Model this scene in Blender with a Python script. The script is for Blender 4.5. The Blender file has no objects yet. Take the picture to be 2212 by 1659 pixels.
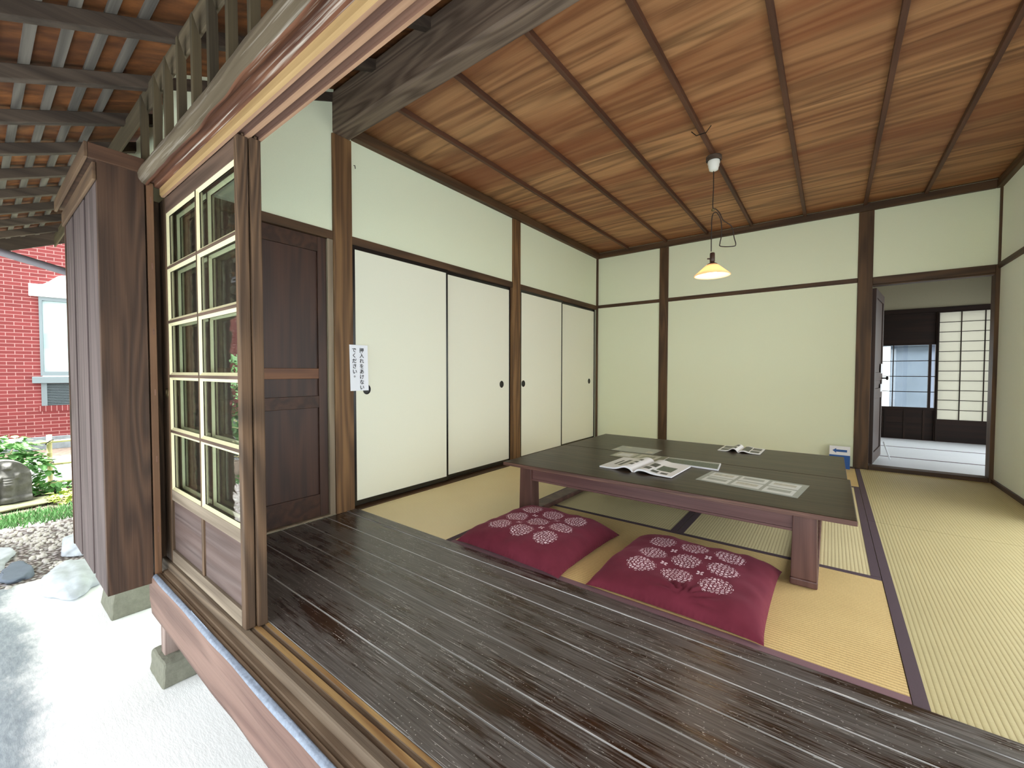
import bpy, bmesh, math, random
from mathutils import Vector, Matrix, noise
random.seed(7)
SC = bpy.context.scene
COL = SC.collection
# ------------------------------------------------------------------ camera
YAW, PITCH, ROLL, FPX = -0.654282, -0.0290207, 0.00118131, 898.559
CAMZ = 0.915
cy_, sy_, cp_, sp_ = math.cos(YAW), math.sin(YAW), math.cos(PITCH), math.sin(PITCH)
fwd = Vector((sy_*cp_, cy_*cp_, sp_))
rt = fwd.cross(Vector((0, 0, 1))).normalized(); up = rt.cross(fwd)
rt2 = rt*math.cos(ROLL) + up*math.sin(ROLL); up2 = -rt*math.sin(ROLL) + up*math.cos(ROLL)
cam_d = bpy.data.cameras.new('camera'); cam = bpy.data.objects.new('camera', cam_d); COL.objects.link(cam)
cam.matrix_world = Matrix(((rt2.x, up2.x, -fwd.x, 0), (rt2.y, up2.y, -fwd.y, 0), (rt2.z, up2.z, -fwd.z, CAMZ), (0, 0, 0, 1)))
cam_d.sensor_width = 36.0; cam_d.lens = FPX/2212*36.0; cam_d.clip_start = 0.02
SC.camera = cam
# ------------------------------------------------------------------ world / light / exposure
wd = bpy.data.worlds.new('sky'); SC.world = wd; wd.use_nodes = True
wn = wd.node_tree.nodes; wn['Background'].inputs[0].default_value = (0.93, 0.98, 1.0, 1)
wn['Background'].inputs[1].default_value = 1.15
sun_d = bpy.data.lights.new('sun', 'SUN'); sun_d.energy = 9; sun_d.angle = math.radians(20); sun_d.color = (0.97, 1, 0.97)
sun = bpy.data.objects.new('sun', sun_d); COL.objects.link(sun)
sun.rotation_euler = (math.radians(15), 0, math.radians(-14))      # comes from the garden side
VS = SC.view_settings
VS.view_transform = 'Standard'; VS.look = 'None'; VS.gamma = 1; VS.use_curve_mapping = False; VS.exposure = 1.85
try:
    SC.cycles.use_denoising = True; SC.cycles.denoising_prefilter = 'ACCURATE'
    SC.cycles.max_bounces = 10; SC.cycles.diffuse_bounces = 7; SC.cycles.sample_clamp_indirect = 8
    SC.cycles.transparent_max_bounces = 24
except Exception: pass
# ------------------------------------------------------------------ material helpers
def newmat(name):
    m = bpy.data.materials.new(name); m.use_nodes = True
    nt = m.node_tree; b = nt.nodes['Principled BSDF']
    return m, nt, b
def nd(nt, t, **kw):
    n = nt.nodes.new(t)
    for k, v in kw.items():
        if k[0] == 'i' and k[1:].isdigit(): n.inputs[int(k[1:])].default_value = v
        elif k.startswith('in_'): n.inputs[k[3:].replace('_', ' ')].default_value = v
        else: setattr(n, k, v)
    return n
def math_(nt, op, a, b=None, c=None, clamp=False):
    n = nt.nodes.new('ShaderNodeMath'); n.operation = op; n.use_clamp = clamp
    for i, v in enumerate((a, b, c)):
        if v is None: continue
        if hasattr(v, 'type') and hasattr(v, 'node'): nt.links.new(v, n.inputs[i])
        else: n.inputs[i].default_value = v
    return n.outputs[0]
def ramp(nt, fac, stops):
    r = nt.nodes.new('ShaderNodeValToRGB'); e = r.color_ramp.elements
    while len(e) < len(stops): e.new(0.5)
    for el, (p, c) in zip(e, stops):
        el.position = p; el.color = (c[0], c[1], c[2], 1) if not isinstance(c, (int, float)) else (c, c, c, 1)
    nt.links.new(fac, r.inputs[0]); return r.outputs[0]
def mixc(nt, fac, a, b, mode='MIX'):
    n = nt.nodes.new('ShaderNodeMix'); n.data_type = 'RGBA'; n.blend_type = mode
    for s, v in ((n.inputs[0], fac), (n.inputs[6], a), (n.inputs[7], b)):
        if hasattr(v, 'node'): nt.links.new(v, s)
        elif isinstance(v, (int, float)): s.default_value = v
        else: s.default_value = (v[0], v[1], v[2], 1)
    return n.outputs[2]
def coords(nt, scale=(1, 1, 1), rot=(0, 0, 0)):
    tc = nt.nodes.new('ShaderNodeTexCoord'); mp = nt.nodes.new('ShaderNodeMapping')
    nt.links.new(tc.outputs['Object'], mp.inputs[0]); mp.inputs['Scale'].default_value = scale; mp.inputs['Rotation'].default_value = rot
    return mp.outputs[0]
def noise_t(nt, vec, scale, detail=4, rough=0.55, dist=0.0):
    n = nt.nodes.new('ShaderNodeTexNoise'); nt.links.new(vec, n.inputs['Vector'])
    n.inputs['Scale'].default_value = scale; n.inputs['Detail'].default_value = detail
    n.inputs['Roughness'].default_value = rough; n.inputs['Distortion'].default_value = dist
    return n.outputs[0]
def bump(nt, b, h, strength, dist=0.01):
    n = nt.nodes.new('ShaderNodeBump'); n.inputs['Strength'].default_value = strength; n.inputs['Distance'].default_value = dist
    nt.links.new(h, n.inputs['Height']); nt.links.new(n.outputs[0], b.inputs['Normal']); return n
def sr(*c):  # sRGB 0-255 to linear
    return tuple(((v/255)/12.92 if v/255 <= 0.04045 else ((v/255+0.055)/1.055)**2.4) for v in c)
def plain(name, c, rough=0.6, metal=0.0, spec=0.5, bumpy=0.0, bscale=80, var=0.0):
    m, nt, b = newmat(name); b.inputs['Roughness'].default_value = rough; b.inputs['Metallic'].default_value = metal
    b.inputs['Specular IOR Level'].default_value = spec
    v = coords(nt); n = noise_t(nt, v, bscale, 3)
    k = ramp(nt, n, [(0.25, tuple(x*(1-var) for x in c)), (0.75, tuple(min(1, x*(1+var)) for x in c))])
    nt.links.new(k, b.inputs['Base Color'])
    if bumpy: bump(nt, b, n, bumpy, 0.004)
    return m
def wood(name, dark, light, axis='x', rings=9.0, rough=0.6, bmp=0.25, blotch=None, wear=None, streak=1.0, spec=0.4):
    """axis = grain direction"""
    m, nt, b = newmat(name)
    s = {'x': (0.09, 1, 1), 'y': (1, 0.09, 1), 'z': (1, 1, 0.09)}[axis]
    v = coords(nt, s)
    warp = noise_t(nt, v, 5.5, 2, 0.5)
    f = math_(nt, 'MULTIPLY', warp, rings*6.28)
    cath = math_(nt, 'MULTIPLY_ADD', math_(nt, 'SINE', f), 0.5, 0.5)
    s2 = {'x': (0.02, 1, 1), 'y': (1, 0.02, 1), 'z': (1, 1, 0.02)}[axis]
    fine = noise_t(nt, coords(nt, s2), 150, 3, 0.6)
    mid = noise_t(nt, coords(nt, s2), 28, 3, 0.6)
    g = math_(nt, 'ADD', math_(nt, 'MULTIPLY', cath, 0.32), math_(nt, 'ADD', math_(nt, 'MULTIPLY', fine, 0.35*streak), math_(nt, 'MULTIPLY', mid, 0.55)))
    c = ramp(nt, g, [(0.28, dark), (0.85, light)])
    if blotch:
        bl = noise_t(nt, coords(nt, s), 3.0, 3, 0.6)
        c = mixc(nt, ramp(nt, bl, [(0.42, 0.0), (0.68, 0.85)]), c, blotch)
    if wear:
        w = noise_t(nt, coords(nt, s2), 60, 4, 0.7)
        c = mixc(nt, ramp(nt, w, [(0.56, 0.0), (0.72, 0.8)]), c, wear)
    nt.links.new(c, b.inputs['Base Color'])
    b.inputs['Roughness'].default_value = rough; b.inputs['Specular IOR Level'].default_value = spec
    bump(nt, b, g, bmp, 0.004)
    return m
# ------------------------------------------------------------------ mesh helpers
class MB:
    def __init__(s): s.v = []; s.f = []; s.m = []
    def poly(s, pts, mi=0):
        k = len(s.v); s.v += [tuple(p) for p in pts]; s.f.append(tuple(range(k, k+len(pts)))); s.m.append(mi); return s
    def box(s, x0, x1, y0, y1, z0, z1, mi=0):
        if x0 > x1: x0, x1 = x1, x0
        if y0 > y1: y0, y1 = y1, y0
        if z0 > z1: z0, z1 = z1, z0
        k = len(s.v)
        s.v += [(x, y, z) for z in (z0, z1) for y in (y0, y1) for x in (x0, x1)]
        for f in ((0, 2, 3, 1), (4, 5, 7, 6), (0, 1, 5, 4), (2, 6, 7, 3), (0, 4, 6, 2), (1, 3, 7, 5)):
            s.f.append(tuple(k+i for i in f)); s.m.append(mi)
        return s
    def hexa(s, pts, mi=0):   # 8 points ordered like box
        k = len(s.v); s.v += [tuple(p) for p in pts]
        for f in ((0, 2, 3, 1), (4, 5, 7, 6), (0, 1, 5, 4), (2, 6, 7, 3), (0, 4, 6, 2), (1, 3, 7, 5)):
            s.f.append(tuple(k+i for i in f)); s.m.append(mi)
        return s
    def prism(s, prof, a, b, axis='x', mi=0, mis=None):  # profile list of 2D points extruded between a and b
        n = len(prof); k = len(s.v)
        def P(t, p):
            return {'x': (t, p[0], p[1]), 'y': (p[0], t, p[1]), 'z': (p[0], p[1], t)}[axis]
        s.v += [P(a, p) for p in prof] + [P(b, p) for p in prof]
        for i in range(n):
            j = (i+1) % n; s.f.append((k+i, k+j, k+n+j, k+n+i)); s.m.append(mis[i] if mis else mi)
        s.f.append(tuple(k+i for i in reversed(range(n)))); s.m.append(mi)
        s.f.append(tuple(k+n+i for i in range(n))); s.m.append(mi)
        return s
    def tube(s, pts, r, n=8, mi=0, cap=True):
        pts = [Vector(p) for p in pts]; k = len(s.v); N = len(pts)
        rr = r if isinstance(r, (list, tuple)) else [r]*N
        u = None
        for i, p in enumerate(pts):
            d = (pts[min(i+1, N-1)]-pts[max(i-1, 0)]).normalized()
            if u is None: u = d.orthogonal().normalized()
            u = (u-d*u.dot(d)).normalized(); w = d.cross(u)
            for j in range(n):
                a = 2*math.pi*j/n; s.v.append(tuple(p+(u*math.cos(a)+w*math.sin(a))*rr[i]))
        for i in range(N-1):
            for j in range(n):
                q = (j+1) % n; s.f.append((k+i*n+j, k+i*n+q, k+(i+1)*n+q, k+(i+1)*n+j)); s.m.append(mi)
        if cap:
            s.f.append(tuple(k+j for j in reversed(range(n)))); s.m.append(mi)
            s.f.append(tuple(k+(N-1)*n+j for j in range(n))); s.m.append(mi)
        return s
    def lathe(s, prof, cx=0, cy=0, n=32, mi=0):   # (r,z) list
        k = len(s.v); N = len(prof)
        for r, z in prof:
            for j in range(n):
                a = 2*math.pi*j/n; s.v.append((cx+r*math.cos(a), cy+r*math.sin(a), z))
        for i in range(N-1):
            for j in range(n):
                q = (j+1) % n; s.f.append((k+i*n+j, k+i*n+q, k+(i+1)*n+q, k+(i+1)*n+j)); s.m.append(mi)
        return s
    def grid(s, fn, nu, nv, mi=0, mf=None):
        k = len(s.v)
        for i in range(nu+1):
            for j in range(nv+1): s.v.append(tuple(fn(i/nu, j/nv)))
        for i in range(nu):
            for j in range(nv):
                a = k+i*(nv+1)+j; s.f.append((a, a+nv+1, a+nv+2, a+1)); s.m.append(mf((i+.5)/nu, (j+.5)/nv) if mf else mi)
        return s
    def build(s, name, mats, parent=None, smooth=False, bevel=0, sub=0, fix=True, bseg=2):
        me = bpy.data.meshes.new(name); me.from_pydata(s.v, [], s.f)
        if not isinstance(mats, (list, tuple)): mats = [mats]
        for m in mats: me.materials.append(m)
        for p, mi in zip(me.polygons, s.m): p.material_index = mi; p.use_smooth = smooth
        if fix:
            bm = bmesh.new(); bm.from_mesh(me); bmesh.ops.recalc_face_normals(bm, faces=bm.faces); bm.to_mesh(me); bm.free()
        o = bpy.data.objects.new(name, me); COL.objects.link(o)
        if parent: o.parent = parent
        if bevel:
            bv = o.modifiers.new('bevel', 'BEVEL'); bv.width = bevel; bv.segments = bseg; bv.limit_method = 'ANGLE'; bv.angle_limit = math.radians(50)
        if sub:
            sb = o.modifiers.new('sub', 'SUBSURF'); sb.levels = sub; sb.render_levels = sub
        return o
def tag(o, label, cat, group=None, kind=None):
    o['label'] = label; o['category'] = cat
    if group: o['group'] = group
    if kind: o['kind'] = kind
    return o
def thing(name, label, cat, loc=(0, 0, 0), group=None, rz=0):
    o = bpy.data.objects.new(name, None); COL.objects.link(o); o.location = loc; o.rotation_euler = (0, 0, rz); o.empty_display_size = 0.05
    return tag(o, label, cat, group)
def struct(o): o['kind'] = 'structure'; return o
def copy_tree(o, parent=None):
    c = o.copy(); COL.objects.link(c)
    if parent: c.parent = parent
    for ch in list(o.children): copy_tree(ch, c)
    return c
B = lambda *a: MB().box(*a)
# ------------------------------------------------------------------ materials
M = {}
M['plaster'] = plain('cream_plaster', sr(230, 236, 208), 0.95, spec=0.1, bumpy=0.12, bscale=260, var=0.03)
M['plaster_r'] = plain('pale_plaster', sr(238, 244, 230), 0.95, spec=0.1, bumpy=0.12, bscale=260, var=0.03)
M['fusuma'] = plain('paper', sr(234, 234, 214), 0.85, spec=0.15, bumpy=0.05, bscale=400, var=0.025)
M['lacquer'] = plain('black_lacquer', sr(22, 20, 20), 0.25, spec=0.5)
M['post_z'] = wood('post_wood', sr(70, 46, 26), sr(132, 98, 62), 'z', 9, 0.6)
M['post_dk'] = wood('dark_post_wood', sr(58, 40, 24), sr(98, 72, 46), 'z', 9, 0.6)
M['rail_x'] = wood('rail_wood_x', sr(52, 36, 22), sr(88, 64, 42), 'x', 7, 0.6)
M['rail_y'] = wood('rail_wood_y', sr(52, 36, 22), sr(92, 66, 42), 'y', 7, 0.6)
M['beam_x'] = wood('grey_beam_wood', sr(66, 52, 42), sr(126, 108, 92), 'x', 14, 0.75, 0.4)
M['ceil'] = wood('ceiling_boards', sr(92, 60, 34), sr(182, 134, 90), 'x', 6, 0.6, 0.2, blotch=sr(126, 70, 38))
M['batten_y'] = wood('batten_wood', sr(62, 36, 24), sr(92, 58, 40), 'y', 5, 0.6)
M['sheath'] = wood('roof_sheathing', sr(74, 40, 18), sr(138, 84, 42), 'y', 6, 0.7, 0.2, blotch=sr(60, 30, 14))
M['rafter'] = wood('rafter_wood', sr(48, 38, 30), sr(88, 74, 62), 'y', 6, 0.85)
M['rbatten'] = wood('roof_batten_wood', sr(70, 64, 58), sr(116, 108, 98), 'x', 6, 0.9)
M['lattice'] = wood('lattice_wood', sr(44, 36, 24), sr(84, 72, 50), 'z', 6, 0.85)
M['lattice_x'] = wood('eave_beam_wood', sr(70, 60, 44), sr(108, 94, 72), 'x', 6, 0.85)
M['log'] = wood('weathered_log', sr(84, 70, 54), sr(138, 124, 104), 'x', 9, 0.9, 0.9, blotch=sr(70, 58, 40), wear=sr(160, 150, 138))
M['log_under'] = wood('log_underside', sr(62, 32, 20), sr(110, 70, 48), 'x', 12, 0.8, 0.7, wear=sr(206, 196, 182))
M['kamoi'] = wood('track_wood', sr(112, 78, 58), sr(168, 132, 104), 'x', 5, 0.7, 0.2)
M['kamoi_y'] = wood('yellow_track_edge', sr(136, 106, 66), sr(176, 146, 100), 'x', 4, 0.7, 0.15)
M['groove'] = wood('groove_wood', sr(84, 58, 48), sr(128, 94, 76), 'x', 4, 0.8)
M['sill'] = wood('sill_wood', sr(84, 66, 50), sr(128, 108, 88), 'x', 12, 0.75, 0.7, wear=sr(80, 52, 32))
M['ridge'] = wood('worn_sill_ridge', sr(118, 80, 46), sr(178, 146, 96), 'x', 8, 0.7, 0.5, wear=sr(76, 46, 34))
M['sillgrey'] = wood('grey_sill_wood', sr(82, 68, 56), sr(124, 108, 90), 'x', 12, 0.85, 0.8, wear=sr(84, 58, 36))
M['fascia'] = wood('fascia_wood', sr(92, 68, 60), sr(134, 106, 94), 'x', 5, 0.7, 0.35, blotch=sr(104, 72, 66), wear=sr(82, 58, 50))
M['bluegrey'] = plain('blue_grey_weathered_edge', sr(128, 138, 154), 0.5, bumpy=0.6, bscale=60, var=0.25)
M['dkdoor'] = wood('dark_door_wood', sr(38, 21, 12), sr(68, 40, 26), 'z', 6, 0.5, 0.15, spec=0.5)
M['dkdoor_x'] = wood('dark_door_rail', sr(40, 24, 15), sr(72, 45, 30), 'x', 6, 0.5, 0.15)
M['dkdoor_lt'] = wood('brown_door_rail', sr(84, 48, 24), sr(120, 76, 42), 'y', 6, 0.45, 0.15)
M['jamb'] = wood('grey_jamb', sr(98, 84, 68), sr(146, 130, 108), 'z', 6, 0.7)
M['stile'] = wood('door_stile_wood', sr(44, 31, 20), sr(98, 74, 52), 'z', 16, 0.75, 0.8, wear=sr(122, 96, 72))
M['stile_x'] = wood('door_rail_wood', sr(60, 44, 34), sr(102, 80, 66), 'x', 8, 0.75, 0.3)
M['lowpanel'] = wood('door_panel_wood', sr(68, 54, 50), sr(106, 92, 88), 'x', 10, 0.8, 0.25, blotch=sr(92, 62, 48))
M['botrail'] = wood('pale_bottom_rail', sr(96, 82, 68), sr(144, 130, 112), 'x', 8, 0.85, 0.3)
M['putty'] = plain('cream_putty', sr(204, 196, 156), 0.6, bumpy=0.1, bscale=90, var=0.05)
M['tob'] = wood('shutter_box_wood', sr(42, 28, 20), sr(82, 58, 42), 'z', 14, 0.75, 0.5)
M['tobgrey'] = wood('grey_shutter_box_boards', sr(66, 54, 52), sr(98, 84, 82), 'z', 6, 0.8, 0.2)
M['tobcap'] = wood('shutter_box_cap', sr(56, 36, 24), sr(90, 62, 44), 'y', 6, 0.75)
M['tobcapx'] = wood('shutter_box_cap_front', sr(70, 50, 36), sr(104, 80, 58), 'x', 6, 0.75)
M['shutter'] = wood('shutter_stile', sr(84, 58, 38), sr(118, 84, 58), 'z', 6, 0.7)
M['table_top'] = wood('table_top_wood', sr(44, 35, 26), sr(80, 66, 52), 'x', 9, 0.24, 0.05, blotch=sr(56, 42, 28), streak=0.5, spec=0.5)
for n_ in M['table_top'].node_tree.nodes:
    if n_.type == 'BSDF_PRINCIPLED': n_.inputs['IOR'].default_value = 1.2; n_.inputs['Roughness'].default_value = 0.3
M['table_edge'] = wood('table_edge_wood', sr(62, 40, 34), sr(98, 68, 58), 'x', 6, 0.5, 0.3, wear=sr(150, 112, 90))
M['table_leg'] = wood('table_leg_wood', sr(66, 40, 36), sr(104, 72, 64), 'z', 6, 0.45, 0.15)
M['table_apron'] = wood('table_apron_wood', sr(72, 44, 44), sr(108, 76, 72), 'x', 5, 0.4, 0.12)
M['border'] = plain('tatami_border_cloth', sr(84, 66, 74), 0.8, bumpy=0.3, bscale=900, var=0.15)
M['border2'] = plain('mauve_tatami_border', sr(132, 100, 106), 0.8, bumpy=0.3, bscale=900, var=0.1)
M['white'] = plain('white_paper', sr(236, 238, 244), 0.55)
M['paper'] = plain('magazine_paper', sr(238, 238, 240), 0.35)
M['ink'] = plain('ink', sr(20, 20, 24), 0.6)
M['photo_dk'] = plain('grey_printed_picture', sr(70, 74, 72), 0.4, bscale=160, var=0.6)
M['photo_gn'] = plain('green_printed_picture', sr(84, 96, 84), 0.4, bscale=120, var=0.7)
M['photo_lt'] = plain('pale_printed_picture', sr(188, 186, 172), 0.4, bscale=60, var=0.25)
M['sheetbg'] = plain('grey_laminate', sr(150, 154, 148), 0.3, bscale=30, var=0.08)
M['sheetwh'] = plain('laminated_print', sr(214, 216, 214), 0.3, bscale=30, var=0.05)
M['sheetgn'] = plain('green_grey_laminate', sr(128, 130, 106), 0.3, bscale=30, var=0.1)
M['blue'] = plain('blue_print', sr(20, 84, 160), 0.5)
M['porcelain'] = plain('white_porcelain', sr(226, 228, 220), 0.25)
M['bake'] = plain('dark_socket', sr(60, 40, 32), 0.35)
M['cord'] = plain('brown_cord', sr(46, 34, 28), 0.7)
M['brass'] = plain('dull_brass', sr(120, 108, 76), 0.4, metal=0.9)
M['iron'] = plain('dark_metal', sr(40, 36, 34), 0.4, metal=0.8)
M['stone'] = plain('foundation_stone', sr(120, 120, 106), 0.9, bumpy=0.8, bscale=45, var=0.14)
M['fpost'] = wood('pinkish_grey_post', sr(110, 88, 80), sr(160, 142, 134), 'z', 5, 0.85, 0.5)
M['statue'] = plain('grey_carved_stone', sr(84, 82, 78), 0.95, bumpy=0.9, bscale=30, var=0.22)
M['moss'] = plain('mossy_stone', sr(92, 92, 66), 0.95, bumpy=0.8, bscale=18, var=0.3)
M['rock'] = plain('white_rock', sr(190, 196, 204), 0.9, bumpy=0.8, bscale=14, var=0.2)
M['slab'] = plain('blue_grey_step', sr(108, 118, 132), 0.9, bumpy=0.3, bscale=20, var=0.1)
M['pebble'] = plain('gravel_pebbles', sr(196, 190, 186), 0.9, bscale=7, var=0.3)
M['bamboo'] = plain('bamboo', sr(180, 170, 124), 0.5, bscale=8, var=0.12)
M['twine'] = plain('black_twine', sr(50, 48, 50), 0.9)
M['leaf'] = plain('leaf_green', sr(84, 136, 66), 0.6, bscale=5, var=0.35)
M['leafy'] = plain('yellow_green_leaf', sr(150, 168, 60), 0.6, bscale=5, var=0.25)
M['grass'] = plain('grass_green', sr(92, 138, 80), 0.8, bscale=5, var=0.3)
M['soil'] = plain('garden_soil', sr(90, 76, 66), 1, bumpy=0.9, bscale=14, var=0.45)
M['darkstone'] = plain('dark_plinth_stone', sr(130, 136, 140), 0.9, bumpy=0.5, bscale=10, var=0.25)
M['alu'] = plain('grey_window_frame', sr(120, 130, 134), 0.5, metal=0.2)
M['blind'] = plain('white_blind', sr(225, 235, 240), 0.7)
M['lintel'] = plain('white_lintel', sr(245, 246, 246), 0.8)
M['pipe'] = plain('dark_grey_pipe', sr(112, 106, 110), 0.5)
M['dark'] = wood('very_dark_wood', sr(18, 10, 7), sr(38, 22, 15), 'x', 6, 0.6, 0.1, spec=.2)
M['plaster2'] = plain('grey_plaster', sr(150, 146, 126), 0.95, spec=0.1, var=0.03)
M['darkz'] = wood('very_dark_wood_z', sr(20, 12, 9), sr(42, 26, 18), 'z', 6, 0.6, 0.1, spec=.2)
M['shedwall'] = plain('grey_blue_outer_wall', sr(84, 92, 106), 0.9, bscale=4, var=0.15)
def shoji_paper():
    m, nt, b = newmat('shoji_paper'); nt.nodes.remove(b)
    d = nd(nt, 'ShaderNodeBsdfDiffuse'); d.inputs[0].default_value = (*sr(222, 220, 208), 1)
    t = nd(nt, 'ShaderNodeBsdfTranslucent'); t.inputs[0].default_value = (*sr(224, 222, 210), 1)
    x = nd(nt, 'ShaderNodeMixShader'); x.inputs[0].default_value = 0.5
    nt.links.new(d.outputs[0], x.inputs[1]); nt.links.new(t.outputs[0], x.inputs[2])
    nt.links.new(x.outputs[0], nt.nodes['Material Output'].inputs[0]); return m
M['shoji'] = shoji_paper()
def glass(wavy=0.0, k=1.0):
    m, nt, b = newmat('old_window_glass'); nt.nodes.remove(b)
    t = nd(nt, 'ShaderNodeBsdfTransparent'); t.inputs[0].default_value = (0.9, 0.94, 0.93, 1)
    g = nd(nt, 'ShaderNodeBsdfGlossy'); g.inputs['Roughness'].default_value = 0.0
    ge = nd(nt, 'ShaderNodeNewGeometry'); dt = nd(nt, 'ShaderNodeVectorMath', operation='DOT_PRODUCT'); nt.links.new(ge.outputs['Normal'], dt.inputs[0]); nt.links.new(ge.outputs['Incoming'], dt.inputs[1])
    fr = math_(nt, 'MULTIPLY_ADD', math_(nt, 'POWER', math_(nt, 'SUBTRACT', 1.0, math_(nt, 'ABSOLUTE', dt.outputs['Value'])), 5.0), 0.96, 0.04)
    x = nd(nt, 'ShaderNodeMixShader')
    if wavy:
        n = noise_t(nt, coords(nt, (1, 1, 2.4)), 7, 2, 0.5)
        bp = nd(nt, 'ShaderNodeBump'); bp.inputs['Strength'].default_value = wavy; bp.inputs['Distance'].default_value = 0.004
        nt.links.new(n, bp.inputs['Height']); nt.links.new(bp.outputs[0], g.inputs['Normal'])
    f = math_(nt, 'MULTIPLY', fr, k, clamp=True)
    nt.links.new(f, x.inputs[0]); nt.links.new(t.outputs[0], x.inputs[1]); nt.links.new(g.outputs[0], x.inputs[2])
    nt.links.new(x.outputs[0], nt.nodes['Material Output'].inputs[0]); return m
M['glass'] = glass(0.35); M['clear'] = glass(0)
def milk():
    m, nt, b = newmat('milk_glass_shade'); nt.nodes.remove(b)
    d = nd(nt, 'ShaderNodeBsdfDiffuse'); d.inputs[0].default_value = (*sr(240, 214, 190), 1)
    t = nd(nt, 'ShaderNodeBsdfTranslucent'); t.inputs[0].default_value = (*sr(250, 220, 190), 1)
    x = nd(nt, 'ShaderNodeMixShader'); x.inputs[0].default_value = 0.5
    nt.links.new(d.outputs[0], x.inputs[1]); nt.links.new(t.outputs[0], x.inputs[2])
    nt.links.new(x.outputs[0], nt.nodes['Material Output'].inputs[0]); return m
M['milk'] = milk()
def emit(name, c, s):
    m, nt, b = newmat(name); b.inputs['Emission Color'].default_value = (*c, 1); b.inputs['Emission Strength'].default_value = s; b.inputs['Base Color'].default_value = (*c, 1); return m
M['bulb'] = emit('lit_bulb', (1.0, 0.78, 0.52), 3.5)
def tatami(name, along, base, dark, tint=1.0):
    """ribs run along axis `along`"""
    m, nt, b = newmat(name)
    tc = nt.nodes.new('ShaderNodeTexCoord'); sp = nt.nodes.new('ShaderNodeSeparateXYZ'); nt.links.new(tc.outputs['Object'], sp.inputs[0])
    ac = sp.outputs['Y' if along == 'x' else 'X']; al = sp.outputs['X' if along == 'x' else 'Y']
    rib = math_(nt, 'ABSOLUTE', math_(nt, 'SINE', math_(nt, 'MULTIPLY', ac, math.pi/0.0145)))
    rib = math_(nt, 'POWER', rib, 0.45)
    s = (1.0, 0.16, 1) if along == 'x' else (0.16, 1.0, 1)
    rush = noise_t(nt, coords(nt, s), 330, 2, 0.6)
    patch = noise_t(nt, coords(nt, (1, 1, 1)), 4, 3, 0.5)
    g = math_(nt, 'ADD', math_(nt, 'MULTIPLY', rib, 0.62), math_(nt, 'ADD', math_(nt, 'MULTIPLY', rush, 0.32), math_(nt, 'MULTIPLY', patch, 0.22)))
    c = ramp(nt, g, [(0.25, dark), (0.98, base)])
    nt.links.new(c, b.inputs['Base Color']); b.inputs['Roughness'].default_value = 0.55; b.inputs['Specular IOR Level'].default_value = 0.35
    bump(nt, b, g, 0.5, 0.003); return m
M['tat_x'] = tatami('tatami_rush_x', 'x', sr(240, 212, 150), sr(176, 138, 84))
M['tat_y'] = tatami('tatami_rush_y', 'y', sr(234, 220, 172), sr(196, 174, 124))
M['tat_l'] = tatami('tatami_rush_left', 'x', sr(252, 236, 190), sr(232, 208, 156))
M['tat_r'] = tatami('tatami_rush_right', 'y', sr(206, 194, 146), sr(170, 152, 104))  # darker copy: strong side light on these mats is offset in the colour
M['tat_b'] = tatami('tatami_rush_far', 'x', sr(240, 244, 250), sr(206, 212, 222))  # pale blue skylight on the far mats, put into the rush colour
def board_mat(name, seed, bright=1.0):
    m, nt, b = newmat(name)
    s2 = (0.03, 1, 1)
    fine = noise_t(nt, coords(nt, s2), 170, 3, 0.6)
    mid = noise_t(nt, coords(nt, (0.12, 1, 1)), 9+seed, 4, 0.65, 0.6)
    sc = coords(nt, (1, 1, 1)); big = noise_t(nt, sc, 2.4, 3, 0.6)
    t = math_(nt, 'ADD', math_(nt, 'MULTIPLY', mid, 0.7), math_(nt, 'MULTIPLY', fine, 0.3))
    t = math_(nt, 'ADD', t, math_(nt, 'MULTIPLY', math_(nt, 'SUBTRACT', big, 0.5), 0.5))
    haze = ramp(nt, t, [(0.40, 0.0), (0.52, 1.0)])
    c0 = ramp(nt, fine, [(0.3, tuple(v*bright for v in sr(36, 22, 14))), (0.75, tuple(v*bright for v in sr(66, 42, 30)))])
    c1 = ramp(nt, fine, [(0.3, tuple(v*bright for v in sr(58, 51, 47))), (0.75, tuple(v*bright for v in sr(114, 107, 103)))])
    c = mixc(nt, haze, c0, c1)
    # pale specks and short scratches worn through the finish
    def dashes(scale, sc3, rot, thr):
        vo = nt.nodes.new('ShaderNodeTexVoronoi'); vo.inputs['Scale'].default_value = scale
        v = coords(nt, sc3, (0, 0, rot)); nt.links.new(v, vo.inputs['Vector'])
        gate = noise_t(nt, coords(nt), 5+seed, 3)
        return math_(nt, 'MULTIPLY', ramp(nt, vo.outputs['Distance'], [(thr*0.6, 1.0), (thr, 0.0)]), ramp(nt, gate, [(0.40, 0.0), (0.55, 1.0)]))
    sp = math_(nt, 'MAXIMUM', dashes(75, (1, 1, 1), 0, 0.13), dashes(7, (1, 14, 1), 0.9, 0.10))
    sp = math_(nt, 'MAXIMUM', sp, dashes(6, (1, 16, 1), -0.5+seed, 0.09))
    sp = math_(nt, 'MAXIMUM', sp, dashes(5, (0.5, 40, 1), 0.02, 0.14))
    sp = math_(nt, 'MAXIMUM', sp, dashes(4.2, (1, 22, 1), 1.35+seed, 0.10))
    sp = math_(nt, 'MAXIMUM', sp, dashes(28, (1, 5, 1), 0.15, 0.12))
    c = mixc(nt, math_(nt, 'MULTIPLY', sp, 0.8), c, sr(214, 210, 204))
    nt.links.new(c, b.inputs['Base Color'])
    r = ramp(nt, haze, [(0.0, 0.2), (1.0, 0.36)]); nt.links.new(r, b.inputs['Roughness'])
    b.inputs['Specular IOR Level'].default_value = 0.6
    bump(nt, b, fine, 0.22, 0.003); return m
M['board'] = board_mat('veranda_boards', 0); M['board2'] = board_mat('threshold_board', 1.5, 1.1)
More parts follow.
